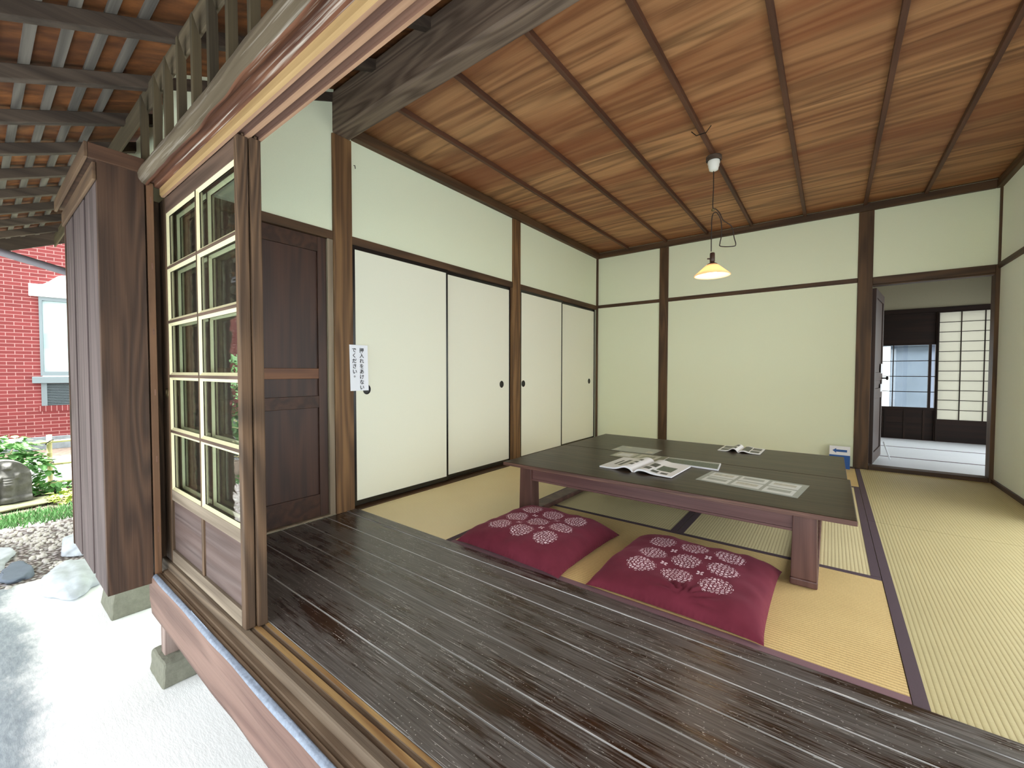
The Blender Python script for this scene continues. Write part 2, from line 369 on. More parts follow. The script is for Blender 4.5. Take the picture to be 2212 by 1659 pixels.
M['seam'] = wood('worn_board_edge', sr(120, 116, 112), sr(214, 214, 214), 'x', 8, 0.4, 0.2)
def concrete():
    m, nt, b = newmat('pale_concrete')
    tc = nt.nodes.new('ShaderNodeTexCoord'); sp = nt.nodes.new('ShaderNodeSeparateXYZ'); nt.links.new(tc.outputs['Object'], sp.inputs[0])
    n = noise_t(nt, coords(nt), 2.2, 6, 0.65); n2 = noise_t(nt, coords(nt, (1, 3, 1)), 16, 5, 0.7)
    # glaring ground along the house and grey shaded ground beyond, painted into the colour
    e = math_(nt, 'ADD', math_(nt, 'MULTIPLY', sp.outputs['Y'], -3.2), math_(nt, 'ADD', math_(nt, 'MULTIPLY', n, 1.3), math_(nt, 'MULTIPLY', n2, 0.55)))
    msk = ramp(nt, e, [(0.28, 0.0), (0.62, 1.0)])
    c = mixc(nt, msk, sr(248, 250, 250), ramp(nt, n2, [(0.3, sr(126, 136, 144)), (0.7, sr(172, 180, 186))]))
    nt.links.new(c, b.inputs['Base Color']); b.inputs['Roughness'].default_value = 0.85; bump(nt, b, n2, 0.3, 0.01); return m
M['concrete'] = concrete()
def gravel():
    m, nt, b = newmat('gravel')
    vo = nt.nodes.new('ShaderNodeTexVoronoi'); vo.inputs['Scale'].default_value = 38; nt.links.new(coords(nt), vo.inputs['Vector'])
    c = mixc(nt, ramp(nt, vo.outputs['Distance'], [(0.2, 0.0), (0.6, 1.0)]), mixc(nt, 0.06, sr(196, 190, 188), vo.outputs['Color']), sr(90, 80, 76))
    nt.links.new(c, b.inputs['Base Color']); b.inputs['Roughness'].default_value = 0.9
    bump(nt, b, math_(nt, 'SUBTRACT', 1.0, vo.outputs['Distance']), 0.8, 0.02); return m
M['gravel'] = gravel()
def brick(name, w, h, vertical=False):
    m, nt, b = newmat(name)
    tc = nt.nodes.new('ShaderNodeTexCoord'); sp = nt.nodes.new('ShaderNodeSeparateXYZ'); nt.links.new(tc.outputs['Object'], sp.inputs[0])
    cb = nt.nodes.new('ShaderNodeCombineXYZ'); nt.links.new(sp.outputs['X'], cb.inputs[0]); nt.links.new(sp.outputs['Z'], cb.inputs[1])
    br = nt.nodes.new('ShaderNodeTexBrick'); nt.links.new(cb.outputs[0], br.inputs['Vector'])
    br.inputs['Scale'].default_value = 1; br.inputs['Brick Width'].default_value = w; br.inputs['Row Height'].default_value = h
    br.inputs['Mortar Size'].default_value = 0.0048; br.inputs['Mortar Smooth'].default_value = 0.1
    br.inputs['Color1'].default_value = (*sr(124, 50, 50), 1); br.inputs['Color2'].default_value = (*sr(110, 42, 42), 1); br.inputs['Mortar'].default_value = (*sr(168, 124, 120), 1)
    if vertical: br.offset = 0
    nt.links.new(br.outputs['Color'], b.inputs['Base Color']); b.inputs['Roughness'].default_value = 0.9
    bump(nt, b, br.outputs['Fac'], -0.4, 0.01); return m
M['brick'] = brick('red_brick', 0.2, 0.0635); M['soldier'] = brick('soldier_brick', 0.068, 0.40, True)
def paver():
    m, nt, b = newmat('path_pavers')
    br = nt.nodes.new('ShaderNodeTexBrick'); nt.links.new(coords(nt), br.inputs['Vector'])
    br.inputs['Scale'].default_value = 1; br.inputs['Brick Width'].default_value = 0.6; br.inputs['Row Height'].default_value = 0.3; br.inputs['Mortar Size'].default_value = 0.012
    br.inputs['Color1'].default_value = (*sr(112, 112, 114), 1); br.inputs['Color2'].default_value = (*sr(102, 102, 106), 1); br.inputs['Mortar'].default_value = (*sr(76, 76, 74), 1)
    nt.links.new(br.outputs['Color'], b.inputs['Base Color']); b.inputs['Roughness'].default_value = 0.9; return m
M['paver'] = paver()
def cushion_mat():
    m, nt, b = newmat('maroon_cotton_with_white_medallions')
    tc = nt.nodes.new('ShaderNodeTexCoord'); sp = nt.nodes.new('ShaderNodeSeparateXYZ'); nt.links.new(tc.outputs['Object'], sp.inputs[0])
    X, Y, Z = sp.outputs
    S = 0.146
    def rep(c, off, lim):   # nearest multiple of S with |k|<=lim
        k = math_(nt, 'ROUND', math_(nt, 'DIVIDE', math_(nt, 'SUBTRACT', c, off), S))
        k = math_(nt, 'MINIMUM', math_(nt, 'MAXIMUM', k, -lim[0]), lim[1])
        return math_(nt, 'SUBTRACT', math_(nt, 'SUBTRACT', c, off), math_(nt, 'MULTIPLY', k, S))
    def polar(x, y):
        r = math_(nt, 'SQRT', math_(nt, 'ADD', math_(nt, 'MULTIPLY', x, x), math_(nt, 'MULTIPLY', y, y)))
        return r, math_(nt, 'ARCTAN2', y, x)
    px, py = rep(X, 0, (1, 1)), rep(Y, -0.01, (1, 1)); r, th = polar(px, py)
    vo = nt.nodes.new('ShaderNodeTexVoronoi'); vo.voronoi_dimensions = '2D'; vo.feature = 'DISTANCE_TO_EDGE'; vo.inputs['Scale'].default_value = 64; vo.inputs['Randomness'].default_value = 0.75
    nt.links.new(tc.outputs['Object'], vo.inputs['Vector'])
    edge = math_(nt, 'ADD', 0.0615, math_(nt, 'MULTIPLY', math_(nt, 'SINE', math_(nt, 'MULTIPLY', th, 14)), 0.0018))
    disc = math_(nt, 'LESS_THAN', r, edge)
    cell = ramp(nt, vo.outputs['Distance'], [(0.13, 0.0), (0.18, 1.0)])
    ring = math_(nt, 'GREATER_THAN', math_(nt, 'SINE', math_(nt, 'MULTIPLY', r, 2*math.pi/0.0155)), -0.8)
    w1 = math_(nt, 'MULTIPLY', math_(nt, 'MULTIPLY', disc, cell), ring)
    H = S/2
    fx, fy = rep(X, H, (1, 0)), rep(Y, H-0.01, (1, 0)); fr, ft = polar(fx, fy)
    pet = math_(nt, 'MULTIPLY', math_(nt, 'ABSOLUTE', math_(nt, 'SINE', math_(nt, 'MULTIPLY', ft, 2))), 0.017)
    w2 = math_(nt, 'MULTIPLY', math_(nt, 'LESS_THAN', fr, pet), math_(nt, 'GREATER_THAN', fr, 0.004))
    w = math_(nt, 'MULTIPLY', math_(nt, 'MAXIMUM', w1, w2), math_(nt, 'GREATER_THAN', Z, 0.015))
    weave = noise_t(nt, coords(nt), 500, 2); fold = noise_t(nt, coords(nt), 9, 3)
    c = mixc(nt, w, ramp(nt, fold, [(0.3, sr(90, 31, 43)), (0.7, sr(106, 40, 54))]), sr(228, 208, 214))
    nt.links.new(c, b.inputs['Base Color']); b.inputs['Roughness'].default_value = 0.85; b.inputs['Specular IOR Level'].default_value = 0.15
    b.inputs['Sheen Weight'].default_value = 0.25; b.inputs['Sheen Roughness'].default_value = 0.5; b.inputs['Sheen Tint'].default_value = (*sr(220, 130, 150), 1)
    bump(nt, b, weave, 0.12, 0.002); return m
M['cushion'] = cushion_mat()

# ================================================================== ROOM SHELL
XL, YB, XR, YF = -2.5, 5.15, 1.08, 1.555      # left wall face, back wall face, right wall face, veranda/tatami edge
ZC = 2.50
def roofz(y): return 2.20 + 0.44*(y-0.5)     # underside of rafters
# floors
boards = [1.5555, 1.485, 1.345, 1.208, 1.076, 0.937, 0.801, 0.646]
for i in range(len(boards)-1):
    pass
fb = MB()
for i in range(1, len(boards)-1):
    y1, y0 = boards[i]-0.0012, boards[i+1]+0.0012
    fb.box(XL, 3.2, y0+0.0022, y1-0.0022, -0.03, 0.0, 0)
    fb.box(XL, 3.2, y0, y0+0.0022, -0.03, -0.0006, 1); fb.box(XL, 3.2, y1-0.0022, y1, -0.03, -0.0006, 1)
fb.box(XL, 3.2, 0.60, 1.5, -0.05, -0.031, 0)
struct(fb.build('veranda_floor', [M['board'], M['seam']]))
th = MB(); th.box(XL, 3.2, boards[1]+0.001, boards[0]-0.0015, -0.03, 0.003, 0); th.box(XL, 3.2, boards[1]-0.0012, boards[1]+0.001, -0.03, 0.001, 1)
struct(th.build('trim_1', [M['board2'], M['seam']]))      # threshold between veranda and mats
struct(B(XL-0.1, XR+0.1, YF-0.05, YB+0.1, -0.12, -0.0415).build('floor', M['dark']))
# ------- tatami
def mat_(name, x0, x1, y0, y1, along, label, mat, bl, bmat='border', z=0.0, group='straw mats covering the tea room floor'):
    t = thing(name, label, 'tatami mat', ((x0+x1)/2, (y0+y1)/2, z-0.04), group)
    cx, cyy = (x0+x1)/2, (y0+y1)/2; g = 0.0012
    MB().box(x0-cx+g, x1-cx-g, y0-cyy+g, y1-cyy-g, 0, 0.04).build('mat_surface', M[mat], t)
    for s in bl:
        if s == 'W': q = (x0-cx+g, x0-cx+0.036, y0-cyy+g, y1-cyy-g)
        if s == 'E': q = (x1-cx-0.036, x1-cx-g, y0-cyy+g, y1-cyy-g)
        if s == 'S': q = (x0-cx+g, x1-cx-g, y0-cyy+g, y0-cyy+0.032)
        if s == 'N': q = (x0-cx+g, x1-cx-g, y1-cyy-0.032, y1-cyy-g)
        MB().box(*q, 0.0395, 0.0415).build('border', M[bmat], t)
    return t
YM = 2.448
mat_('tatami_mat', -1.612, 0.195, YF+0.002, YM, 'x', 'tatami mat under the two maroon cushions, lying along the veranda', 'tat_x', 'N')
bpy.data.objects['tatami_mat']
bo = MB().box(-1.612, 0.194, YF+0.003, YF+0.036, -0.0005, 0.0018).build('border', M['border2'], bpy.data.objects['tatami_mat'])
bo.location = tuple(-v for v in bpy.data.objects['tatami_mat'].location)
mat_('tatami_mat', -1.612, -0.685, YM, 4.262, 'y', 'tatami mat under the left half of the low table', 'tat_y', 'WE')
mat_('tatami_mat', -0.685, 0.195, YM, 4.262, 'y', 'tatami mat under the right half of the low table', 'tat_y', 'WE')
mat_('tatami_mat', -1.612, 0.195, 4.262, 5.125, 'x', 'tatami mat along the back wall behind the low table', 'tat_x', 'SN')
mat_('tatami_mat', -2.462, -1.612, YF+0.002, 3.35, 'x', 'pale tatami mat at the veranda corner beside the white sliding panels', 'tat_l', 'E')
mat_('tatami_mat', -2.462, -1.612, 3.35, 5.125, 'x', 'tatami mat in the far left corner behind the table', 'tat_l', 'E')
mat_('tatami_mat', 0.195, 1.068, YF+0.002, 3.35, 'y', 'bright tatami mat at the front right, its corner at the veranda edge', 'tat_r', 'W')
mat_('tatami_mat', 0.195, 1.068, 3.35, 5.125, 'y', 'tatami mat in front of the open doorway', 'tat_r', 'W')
# ------- left wall
lw = MB()
lw.box(XL-0.1, XL-0.012, 0.60, 1.43, 1.80, 2.70).box(XL-0.1, XL-0.012, 1.53, 3.29, 1.80, ZC).box(XL-0.1, XL-0.012, 3.38, YB, 1.80, ZC)
lw.box(XL-0.16, XL-0.10, 0.66, YB+0.1, -0.1, 2.9)
struct(lw.build('wall_left', M['plaster']))
n_t = [1]
def trim(mb, mat, bevel=0.003):
    n_t[0] += 1
    return struct(mb.build('trim_%d' % n_t[0], mat, bevel=bevel))
def post(x0, x1, y0, y1, z1, label, mat='post_z', z0=0.0):
    o = B(x0, x1, y0, y1, z0, z1).build('wall_post', M[mat], bevel=0.004)
    return tag(o, label, 'post', 'wooden posts set into the plaster walls')
post(XL-0.1, XL+0.004, 1.411, 1.541, 2.41, 'thick wooden post under the big beam, carrying the white paper notice')
post(XL-0.1, XL+0.004, 3.273, 3.397, 2.42, 'wooden post between the two pairs of white sliding panels')
post(-1.681, -1.575, YB-0.012, YB+0.1, 2.42, 'slim wooden post in the back wall behind the table', 'post_dk')
post(0.182, 0.292, YB-0.014, YB+0.1, 2.42, 'wide wooden post on the left side of the open doorway', 'post_dk', 0.0)
post(1.055, 1.105, YB-0.02, YB+0.1, 1.80, 'narrow wooden post on the right side of the open doorway', 'post_dk')
# corner strips
trim(B(XL-0.012, XL+0.008, YB-0.03, YB+0.0, 0, 2.42), M['post_dk']); trim(B(1.066, 1.084, YB-0.022, YB, 1.80, 2.42), M['post_dk'])
# head rails
def hrail_y(y0, y1, z0=1.747, z1=1.80, dx=0.0): return trim(B(XL-0.1, XL+0.0+dx, y0, y1, z0, z1), M['rail_y'])
hrail_y(0.645, 1.411); hrail_y(1.541, 3.273); hrail_y(3.397, YB-0.03)
trim(B(XL-0.012, XL+0.035, 1.545, YB-0.001, 2.42, 2.487), M['rail_y'])
trim(B(XL+0.036, XR-0.036, YB-0.035, YB, 2.42, 2.487), M['rail_x'])
trim(B(XR-0.035, XR+0.012, 1.545, YB-0.001, 2.42, 2.487), M['rail_y'])
# threshold under the white panels
trim(MB().box(XL-0.1, XL+0.036, 1.545, YB-0.03, -0.04, 0.006).box(XL-0.1, XL-0.055, 1.545, YB-0.03, 0.006, 0.02), M['rail_y'])
# ------- back wall
bw = MB()
bw.box(XR+.1, 2.0, YB+.02, YB+.1, -.05, 2.62).box(XL-0.1, 0.20, YB, YB+0.1, -0.05, 2.62).box(0.20, XR+0.1, YB, YB+0.1, 1.80, 2.62).box(1.09, XR+0.1, YB, YB+0.1, -0.05, 1.8)
struct(bw.build('wall_back', M['plaster']))
trim(B(XL+0.008, -1.681, YB-0.008, YB, 1.765, 1.806), M['rail_x']); trim(B(-1.575, 0.182, YB-0.008, YB, 1.763, 1.808), M['rail_x'])
trim(MB().box(0.292, 1.055, YB-0.016, YB+0.1, 1.735, 1.80).box(0.292, 1.055, YB+0.0, YB+0.085, 1.722, 1.735), M['rail_x'])
trim(B(0.292, 1.055, YB-0.018, YB+0.1, -0.02, 0.034), M['rail_x'])
trim(B(XL+0.036, 0.182, YB-0.024, YB, -0.03, 0.008), M['rail_x'])
# ------- right wall
rw = MB(); rw.box(XR, XR+0.1, 3.95, YB, -0.05, 2.62).box(XR, XR+0.1, 1.54, 3.95, 1.80, 2.62)  # front stretch left open out of view, so that daylight enters
struct(rw.build('wall_right', M['plaster_r']))
trim(B(XR-0.014, XR, 1.55, YB-0.022, 1.765, 1.81), M['rail_y']); trim(B(XR-0.014, XR, 3.95, YB-0.022, -0.02, 0.036), M['rail_y'])
# unseen side veranda and opening, added to bring light into the room
struct(B(XR, XR+0.95, 1.56, 5.2, -0.05, 0.0).build('added_side_veranda', M['board']))
trim(B(XR-.01, XR+.11, 1.43, 1.54, 0, 2.41), M['post_z']); trim(B(XR-.01, XR+.11, 3.86, 3.95, 0, 1.80), M['post_z'])
# ------- ceiling
cl = MB()
nb = 9
for i in range(nb):   # lapped boards, grain across the room
    y0 = 1.52+(YB+0.05-1.52)*i/nb; y1 = 1.52+(YB+0.05-1.52)*(i+1)/nb
    cl.hexa([(XL-0.1, y0, ZC+0.004), (XR+0.1, y0, ZC+0.004), (XL-0.1, y1+0.01, ZC-0.001), (XR+0.1, y1+0.01, ZC-0.001),
             (XL-0.1, y0, ZC+0.014), (XR+0.1, y0, ZC+0.014), (XL-0.1, y1+0.01, ZC+0.009), (XR+0.1, y1+0.01, ZC+0.009)])
cl.box(XL-0.1, XR+0.1, 1.5, YB+0.1, ZC+0.018, ZC+0.06)
struct(cl.build('ceiling', M['ceil']))
for k, bx in enumerate((-2.075, -1.600, -1.140, -0.702, -0.236, 0.224, 0.628)):
    w = ['nearest the left wall', 'second from the left wall', 'third from the left wall', 'crossing the lamp mount', 'next to the right of the lamp', 'above the doorway post', 'nearest the right wall'][k]
    o = B(bx-0.013, bx+0.013, 1.535, YB-0.036, ZC-0.030, ZC+0.002).build('ceiling_batten', M['batten_y'], bevel=0.002)
    tag(o, 'thin dark ceiling batten '+w, 'ceiling batten', 'battens under the boarded ceiling')
# big beam over the veranda edge
bm_ = MB().prism([(1.42, 2.425), (1.432, 2.41), (1.528, 2.41), (1.54, 2.422), (1.54, 2.66), (1.42, 2.66)], XL-0.02, 3.2, 'x')
o = bm_.build('ceiling_beam', M['beam_x']); tag(o, 'large grey-brown square beam running above the veranda edge', 'beam')
struct(B(XL-0.1, 3.2, 1.5, 1.54, 2.5, 2.9).build('wall_above_beam', M['rail_x']))
# ================================================================== EAVE ROOF (continues as the veranda ceiling)
rf = thing('eave_roof', 'sloping eave roof seen from below, grey rafters and battens under reddish boards', 'roof')
Y0R, Y1R = -0.86, 1.50
sh = MB(); x0, x1 = -6.1, 3.3
sh.hexa([(x0, Y0R, roofz(Y0R)+.078), (x1, Y0R, roofz(Y0R)+.078), (x0, Y1R, roofz(Y1R)+.078), (x1, Y1R, roofz(Y1R)+.078),
         (x0, Y0R, roofz(Y0R)+.13), (x1, Y0R, roofz(Y0R)+.13), (x0, Y1R, roofz(Y1R)+.13), (x1, Y1R, roofz(Y1R)+.13)])
sh.build('roof_sheathing', M['sheath'], rf)
xs = [-2.05-0.455*k for k in range(-11, 9)]
for xr in xs:
    if xr < -6: continue
    r = MB().hexa([(xr-.042, Y0R, roofz(Y0R)), (xr, Y0R, roofz(Y0R)), (xr-.042, Y1R, roofz(Y1R)), (xr, Y1R, roofz(Y1R)),
                   (xr-.042, Y0R, roofz(Y0R)+.058), (xr, Y0R, roofz(Y0R)+.058), (xr-.042, Y1R, roofz(Y1R)+.058), (xr, Y1R, roofz(Y1R)+.058)])
    r.build('rafter', M['rafter'], rf, bevel=0.003)
for k in range(-10, 4):
    yb = 0.14+0.09*k; zb = roofz(yb)+.058; a = x0+.02
    r = MB().hexa([(a, yb, zb), (x1, yb, zb), (a, yb+.03, zb+.0132), (x1, yb+.03, zb+.0132), (a, yb, zb+.02), (x1, yb, zb+.02), (a, yb+.03, zb+.0332), (x1, yb+.03, zb+.0332)])
    r.build('roof_batten', M['rbatten'], rf)
e = MB().box(x0, x1, Y0R-.02, Y0R, roofz(Y0R)-.01, roofz(Y0R)+.14); e.build('eave_board', M['rafter'], rf)
# verge at the far left end
vg = MB().hexa([(x0-.03, Y0R, roofz(Y0R)-.05), (x0, Y0R, roofz(Y0R)-.05), (x0-.03, Y1R, roofz(Y1R)-.05), (x0, Y1R, roofz(Y1R)-.05),
                (x0-.03, Y0R, roofz(Y0R)+.14), (x0, Y0R, roofz(Y0R)+.14), (x0-.03, Y1R, roofz(Y1R)+.14), (x0, Y1R, roofz(Y1R)+.14)]); vg.build('verge_board', M['rafter'], rf)
# beam carrying the rafters
o = B(-6.0, 3.2, 0.527, 0.538, 2.12, 2.238).build('eave_beam', M['lattice_x'], bevel=0.003); tag(o, 'grey wooden eave beam above the lattice, carrying the rafters', 'beam')
# lattice above the entrance
for k in range(24):
    xs_ = [-2.505, -2.291, -2.129, -1.961, -1.795, -1.631, -1.468, -1.305]
    xk = xs_[k] if k < 8 else -1.305+0.163*(k-7)
    m_ = MB(); a, c_ = xk-0.024, xk
    m_.hexa([(a, .50, 1.80), (c_, .50, 1.80), (a, .5265, 1.80), (c_, .5265, 1.80), (a, .50, 2.172), (c_, .50, 2.172), (a, .5265, 2.09), (c_, .5265, 2.09)])
    if k == 0: lat = thing('transom_lattice', 'row of upright grey wooden slats above the weathered log lintel', 'lattice', (0, 0, 0))
    m_.build('slat', M['lattice'], lat)
# ------- lintel: log + track
lg = thing('lintel_log', 'weathered grey log lintel with a worn shutter groove along its underside', 'lintel')
def logfn(u, v):
    prof = [(.5555, 1.845), (.505, 1.850), (.485, 1.838), (.474, 1.810), (.476, 1.785), (.488, 1.768), (.503, 1.762), (.512, 1.767), (.514, 1.778), (.536, 1.780), (.538, 1.766), (.5555, 1.764)]
    t = v*(len(prof)-1); i = min(int(t), len(prof)-2); f = t-i
    y = prof[i][0]*(1-f)+prof[i+1][0]*f; z = prof[i][1]*(1-f)+prof[i+1][1]*f
    x = -2.50+5.7*u
    if 0.1 < v < 0.62:
        n = noise.noise(Vector((x*1.6, y*9, z*9))); n2 = noise.noise(Vector((x*7, y*30, z*30)))
        k = 0.012*n+0.004*n2; y -= k; z += k*0.6
    return (x, y, z)
g = MB().grid(logfn, 240, 33, mf=lambda u, v: 1 if v > 0.52 else 0)
k = len(g.v)
g.poly([logfn(0, v/33) for v in range(34)], 0); g.poly([logfn(1, v/33) for v in range(34)], 0)
g.build('log', [M['log'], M['log_under']], lg, smooth=True, fix=True)
kp = [(.5555, 1.84), (.5555, 1.737), (.5615, 1.726), (.572, 1.726), (.572, 1.738), (.594, 1.738), (.594, 1.726), (.612, 1.726), (.612, 1.7385), (.635, 1.7385), (.635, 1.726), (.645, 1.726), (.645, 1.84)]
km = [1, 1, 0, 2, 2, 2, 0, 2, 2, 2, 0, 0, 0]
kk = thing('door_head_track', 'pale brown upper track with two grooves holding the glazed sliding doors', 'door track')
MB().prism(kp, -2.49, 3.2, 'x', 0, km).build('track_beam', [M['kamoi'], M['kamoi_y'], M['groove']], kk)
# ------- sill
sp_ = [(.645, 0.0), (.632, 0.0), (.632, -.006), (.617, -.006), (.617, 0), (.599, 0), (.599, -.006), (.584, -.006), (.584, 0), (.564, -.001), (.560, -.004), (.556, -.030), (.556, -.09), (.645, -.09)]
sm = [1, 2, 2, 2, 1, 2, 2, 2, 0, 0, 0, 0, 0, 0]
ss = thing('door_sill', 'worn wooden lower track with pale ridges under the glazed sliding doors', 'door track')
MB().prism(sp_, XL-.10, 3.2, 'x', 0, sm).build('sill_beam', [M['sillgrey'], M['ridge'], M['sill']], ss)
s3 = [(.5555, -.030), (.540, -.031), (.538, -.036), (.526, -.036), (.524, -.031), (.513, -.031), (.513, -.09), (.5555, -.09)]
tag(MB().prism(s3, -2.505, 3.2, 'x').build('shutter_sill', M['sill']), 'lower grooved board for the rain shutters, outside the door sill', 'sill')
def fasfn(u, v):
    prof = [(.5125, -.030), (.5105, -.0285), (.500, -.033), (.493, -.045), (.492, -.10), (.494, -.17), (.498, -.225), (.5125, -.225)]
    t = v*(len(prof)-1); i = min(int(t), len(prof)-2); f = t-i
    y = prof[i][0]*(1-f)+prof[i+1][0]*f; z = prof[i][1]*(1-f)+prof[i+1][1]*f
    x = -2.52+5.7*u
    if .1 < v < .9: y += 0.0025*noise.noise(Vector((x*5, z*18, 3))); z += .002*noise.noise(Vector((x*4, z*3, 9)))
    if .3 < v: z += 0.006*noise.noise(Vector((x*3, 1, 9)))
    return (x, y, z)
g = MB().grid(fasfn, 220, 21, mf=lambda u, v: 1 if v < 0.36 else 0); g.poly([fasfn(0, v/21) for v in range(22)]); g.poly([fasfn(1, v/21) for v in range(22)])
tag(g.build('fascia_board', [M['fascia'], M['bluegrey']], smooth=True), 'pinkish worn outer edge board with a blue-grey weathered top', 'board')
tag(B(-2.64, 3.2, .514, .60, -.215, -.092).build('edge_beam', M['sill'], bevel=.004), 'pale square beam under the veranda behind the outer edge board', 'beam')
# posts on stones under the edge
def stone_block(x0, x1, y0, y1, z0, z1, tp, label):
    cx, cy2 = (x0+x1)/2, (y0+y1)/2
    m_ = MB(); d = tp
    def fn(u, v):
        return (0, 0, 0)
    bmx = bmesh.new(); bmesh.ops.create_cube(bmx, size=1)
    bmesh.ops.subdivide_edges(bmx, edges=bmx.edges, cuts=7, use_grid_fill=True)
    for v in bmx.verts:
        t = v.co.z+.5; k = 1-d*t
        p = Vector((v.co.x*(x1-x0)*k, v.co.y*(y1-y0)*k, z0-z0+t*(z1-z0)))
        n = noise.noise_vector(Vector((p.x*22+cx, p.y*22, p.z*22)))*0.006
        v.co = p+n if t > .02 else p
    me = bpy.data.meshes.new('stone'); bmx.to_mesh(me); bmx.free(); me.materials.append(M['stone'])
    o = bpy.data.objects.new('foundation_stone', me); COL.objects.link(o); o.location = (cx, cy2, z0)
    bv = o.modifiers.new('b', 'BEVEL'); bv.width = .006; bv.segments = 1; bv.angle_limit = .9
    return tag(o, label, 'foundation stone', 'tapered stones under the house')
stone_block(-2.545, -2.325, .488, .70, -.5, -.398, .12, 'tapered foundation stone under the short veranda post')
stone_block(-3.52, -3.205, .455, .80, -.5, -.355, .10, 'tapered foundation stone below the shutter box')
tag(B(-2.475, -2.415, .52, .592, -.4, -.213).build('veranda_post', M['fpost'], bevel=.004), 'short pale veranda post standing on a foundation stone', 'post')
for px_ in (-.6, 1.2):
    stone_block(px_-.11, px_+.11, .53, .75, -.5, -.398, .12, 'tapered foundation stone further right under the veranda')
    tag(B(px_-.03, px_+.03, .535, .60, -.4, -.213).build('veranda_post', M['fpost'], bevel=.004), 'short veranda post hidden under the edge beam', 'post', 'hidden posts under the veranda')
tag(B(-3.40, -3.33, .60, .652, -.36, 1.78).build('outer_wall_post', M['lattice'], bevel=.004), 'grey wooden post of the outer wall standing behind the shutter box', 'post')
struct(MB().box(-6.0, -2.725, .655, .72, -.36, 1.8).box(-6.0, -2.60, .655, .72, 1.8, 2.33).build('wall_outside', M['plaster']))
# ================================================================== GLAZED SLIDING DOORS
def glazed(y0, label):
    X0, X1 = -2.53, -1.62; t = 0.033
    d = thing('glazed_door', label, 'sliding door', ((X0+X1)/2, y0+t/2, 0), 'pair of glazed sliding doors')
    W2 = (X1-X0)/2; h = t/2
    for sx in (-1, 1):
        a, b_ = (-W2-.06, -W2+.042) if sx < 0 else (W2-.036, W2)
        sti = MB().box(a, b_, -h, h, .001, 1.727).box(a, b_, -h+.012, h-.012, 1.727, 1.737).build('stile', M['stile'], d, bevel=.003)
    l, r = -W2+.042, W2-.036
    MB().box(l, r, -h+.003, h-.003, 1.655, 1.727).build('top_rail', M['stile_x'], d, bevel=.002)
    MB().box(l, r, -h+.003, h-.003, .302, .352).build('middle_rail', M['botrail'], d, bevel=.002)
    MB().box(l, r, -h+.001, h-.001, .001, .06).build('bottom_rail', M['botrail'], d, bevel=.002)
    mx = 0.0
    zs = [.352, .632, .893, 1.147, 1.400, 1.655]
    MB().box(mx-.006, mx+.006, -h+.004, h-.004, .352, 1.655).build('muntin', M['stile'], d)
    for z in zs[1:-1]:
        MB().box(l, mx-.006, -h+.004, h-.004, z-.006, z+.006).box(mx+.006, r, -h+.004, h-.004, z-.006, z+.006).build('muntin', M['stile_x'], d)
    cols = [(l, mx-.006), (mx+.006, r)]
    for (a, b_) in cols:
        for i in range(5):
            z0, z1 = zs[i]+(0 if i == 0 else .006), zs[i+1]-(0 if i == 4 else .006)
            w = .012; p = MB()
            for s in (-1, 1):
                f, bk = s*(h-.005), s*.003
                o4 = [(a, f, z0), (b_, f, z0), (b_, f, z1), (a, f, z1)]; i4 = [(a+w, bk, z0+w), (b_-w, bk, z0+w), (b_-w, bk, z1-w), (a+w, bk, z1-w)]
                for q in range(4):
                    r2 = (q+1) % 4; p.poly([o4[q], o4[r2], i4[r2], i4[q]])
            pbd = p.build('putty_bead', M['putty'], d)
            MB().box(a+.004, b_-.004, -.0012, .0012, z0+.004, z1-.004).build('glass_pane', M['glass'], pbd)
    MB().box(l, mx-.013, -.004, .004, .06, .302).build('lower_panel', M['lowpanel'], d)
    MB().box(mx+.013, r, -.004, .004, .06, .302).build('lower_panel', M['lowpanel'], d)
    MB().box(mx-.013, mx+.013, -h+.006, h-.006, .06, .302).build('panel_mullion', M['stile'], d)
    ring = MB().tube([(-W2+.02+.016*math.cos(a), -h-.0006, .813+.022*math.sin(a)) for a in [i*math.pi/8 for i in range(17)]], .0022, 6, cap=False)
    ring.build('ring_pull', M['brass'], [c for c in d.children if c.name.startswith('stile')][0], smooth=True)
    return d
gd = glazed(.5725, 'outer glazed sliding door nearest the garden, ten panes with cream putty over wooden panels')
g2 = copy_tree(gd); g2.location.y += .0365; g2.location.x += .012
g2['label'] = 'inner glazed sliding door standing directly behind the outer one'; g2['category'] = 'sliding door'
# rain shutter stored in the box
rs = thing('rain_shutter', 'brown rain shutter edge with mortise marks beside the shutter box', 'shutter', (-2.484, .519, -.036))
MB().box(-.03, 0.002, -.013, .013, 0, 1.812).build('stile', M['shutter'], rs, bevel=.002)
MB().box(-.85, -.03, -.006, .006, .03, 1.78).build('panel', M['tob'], rs)
for z in (.2, .53, .84, 1.12, 1.42, 1.72):
    MB().box(.002, .0026, .000, .005, z, z+.028).build('mortise', M['groove'], rs)
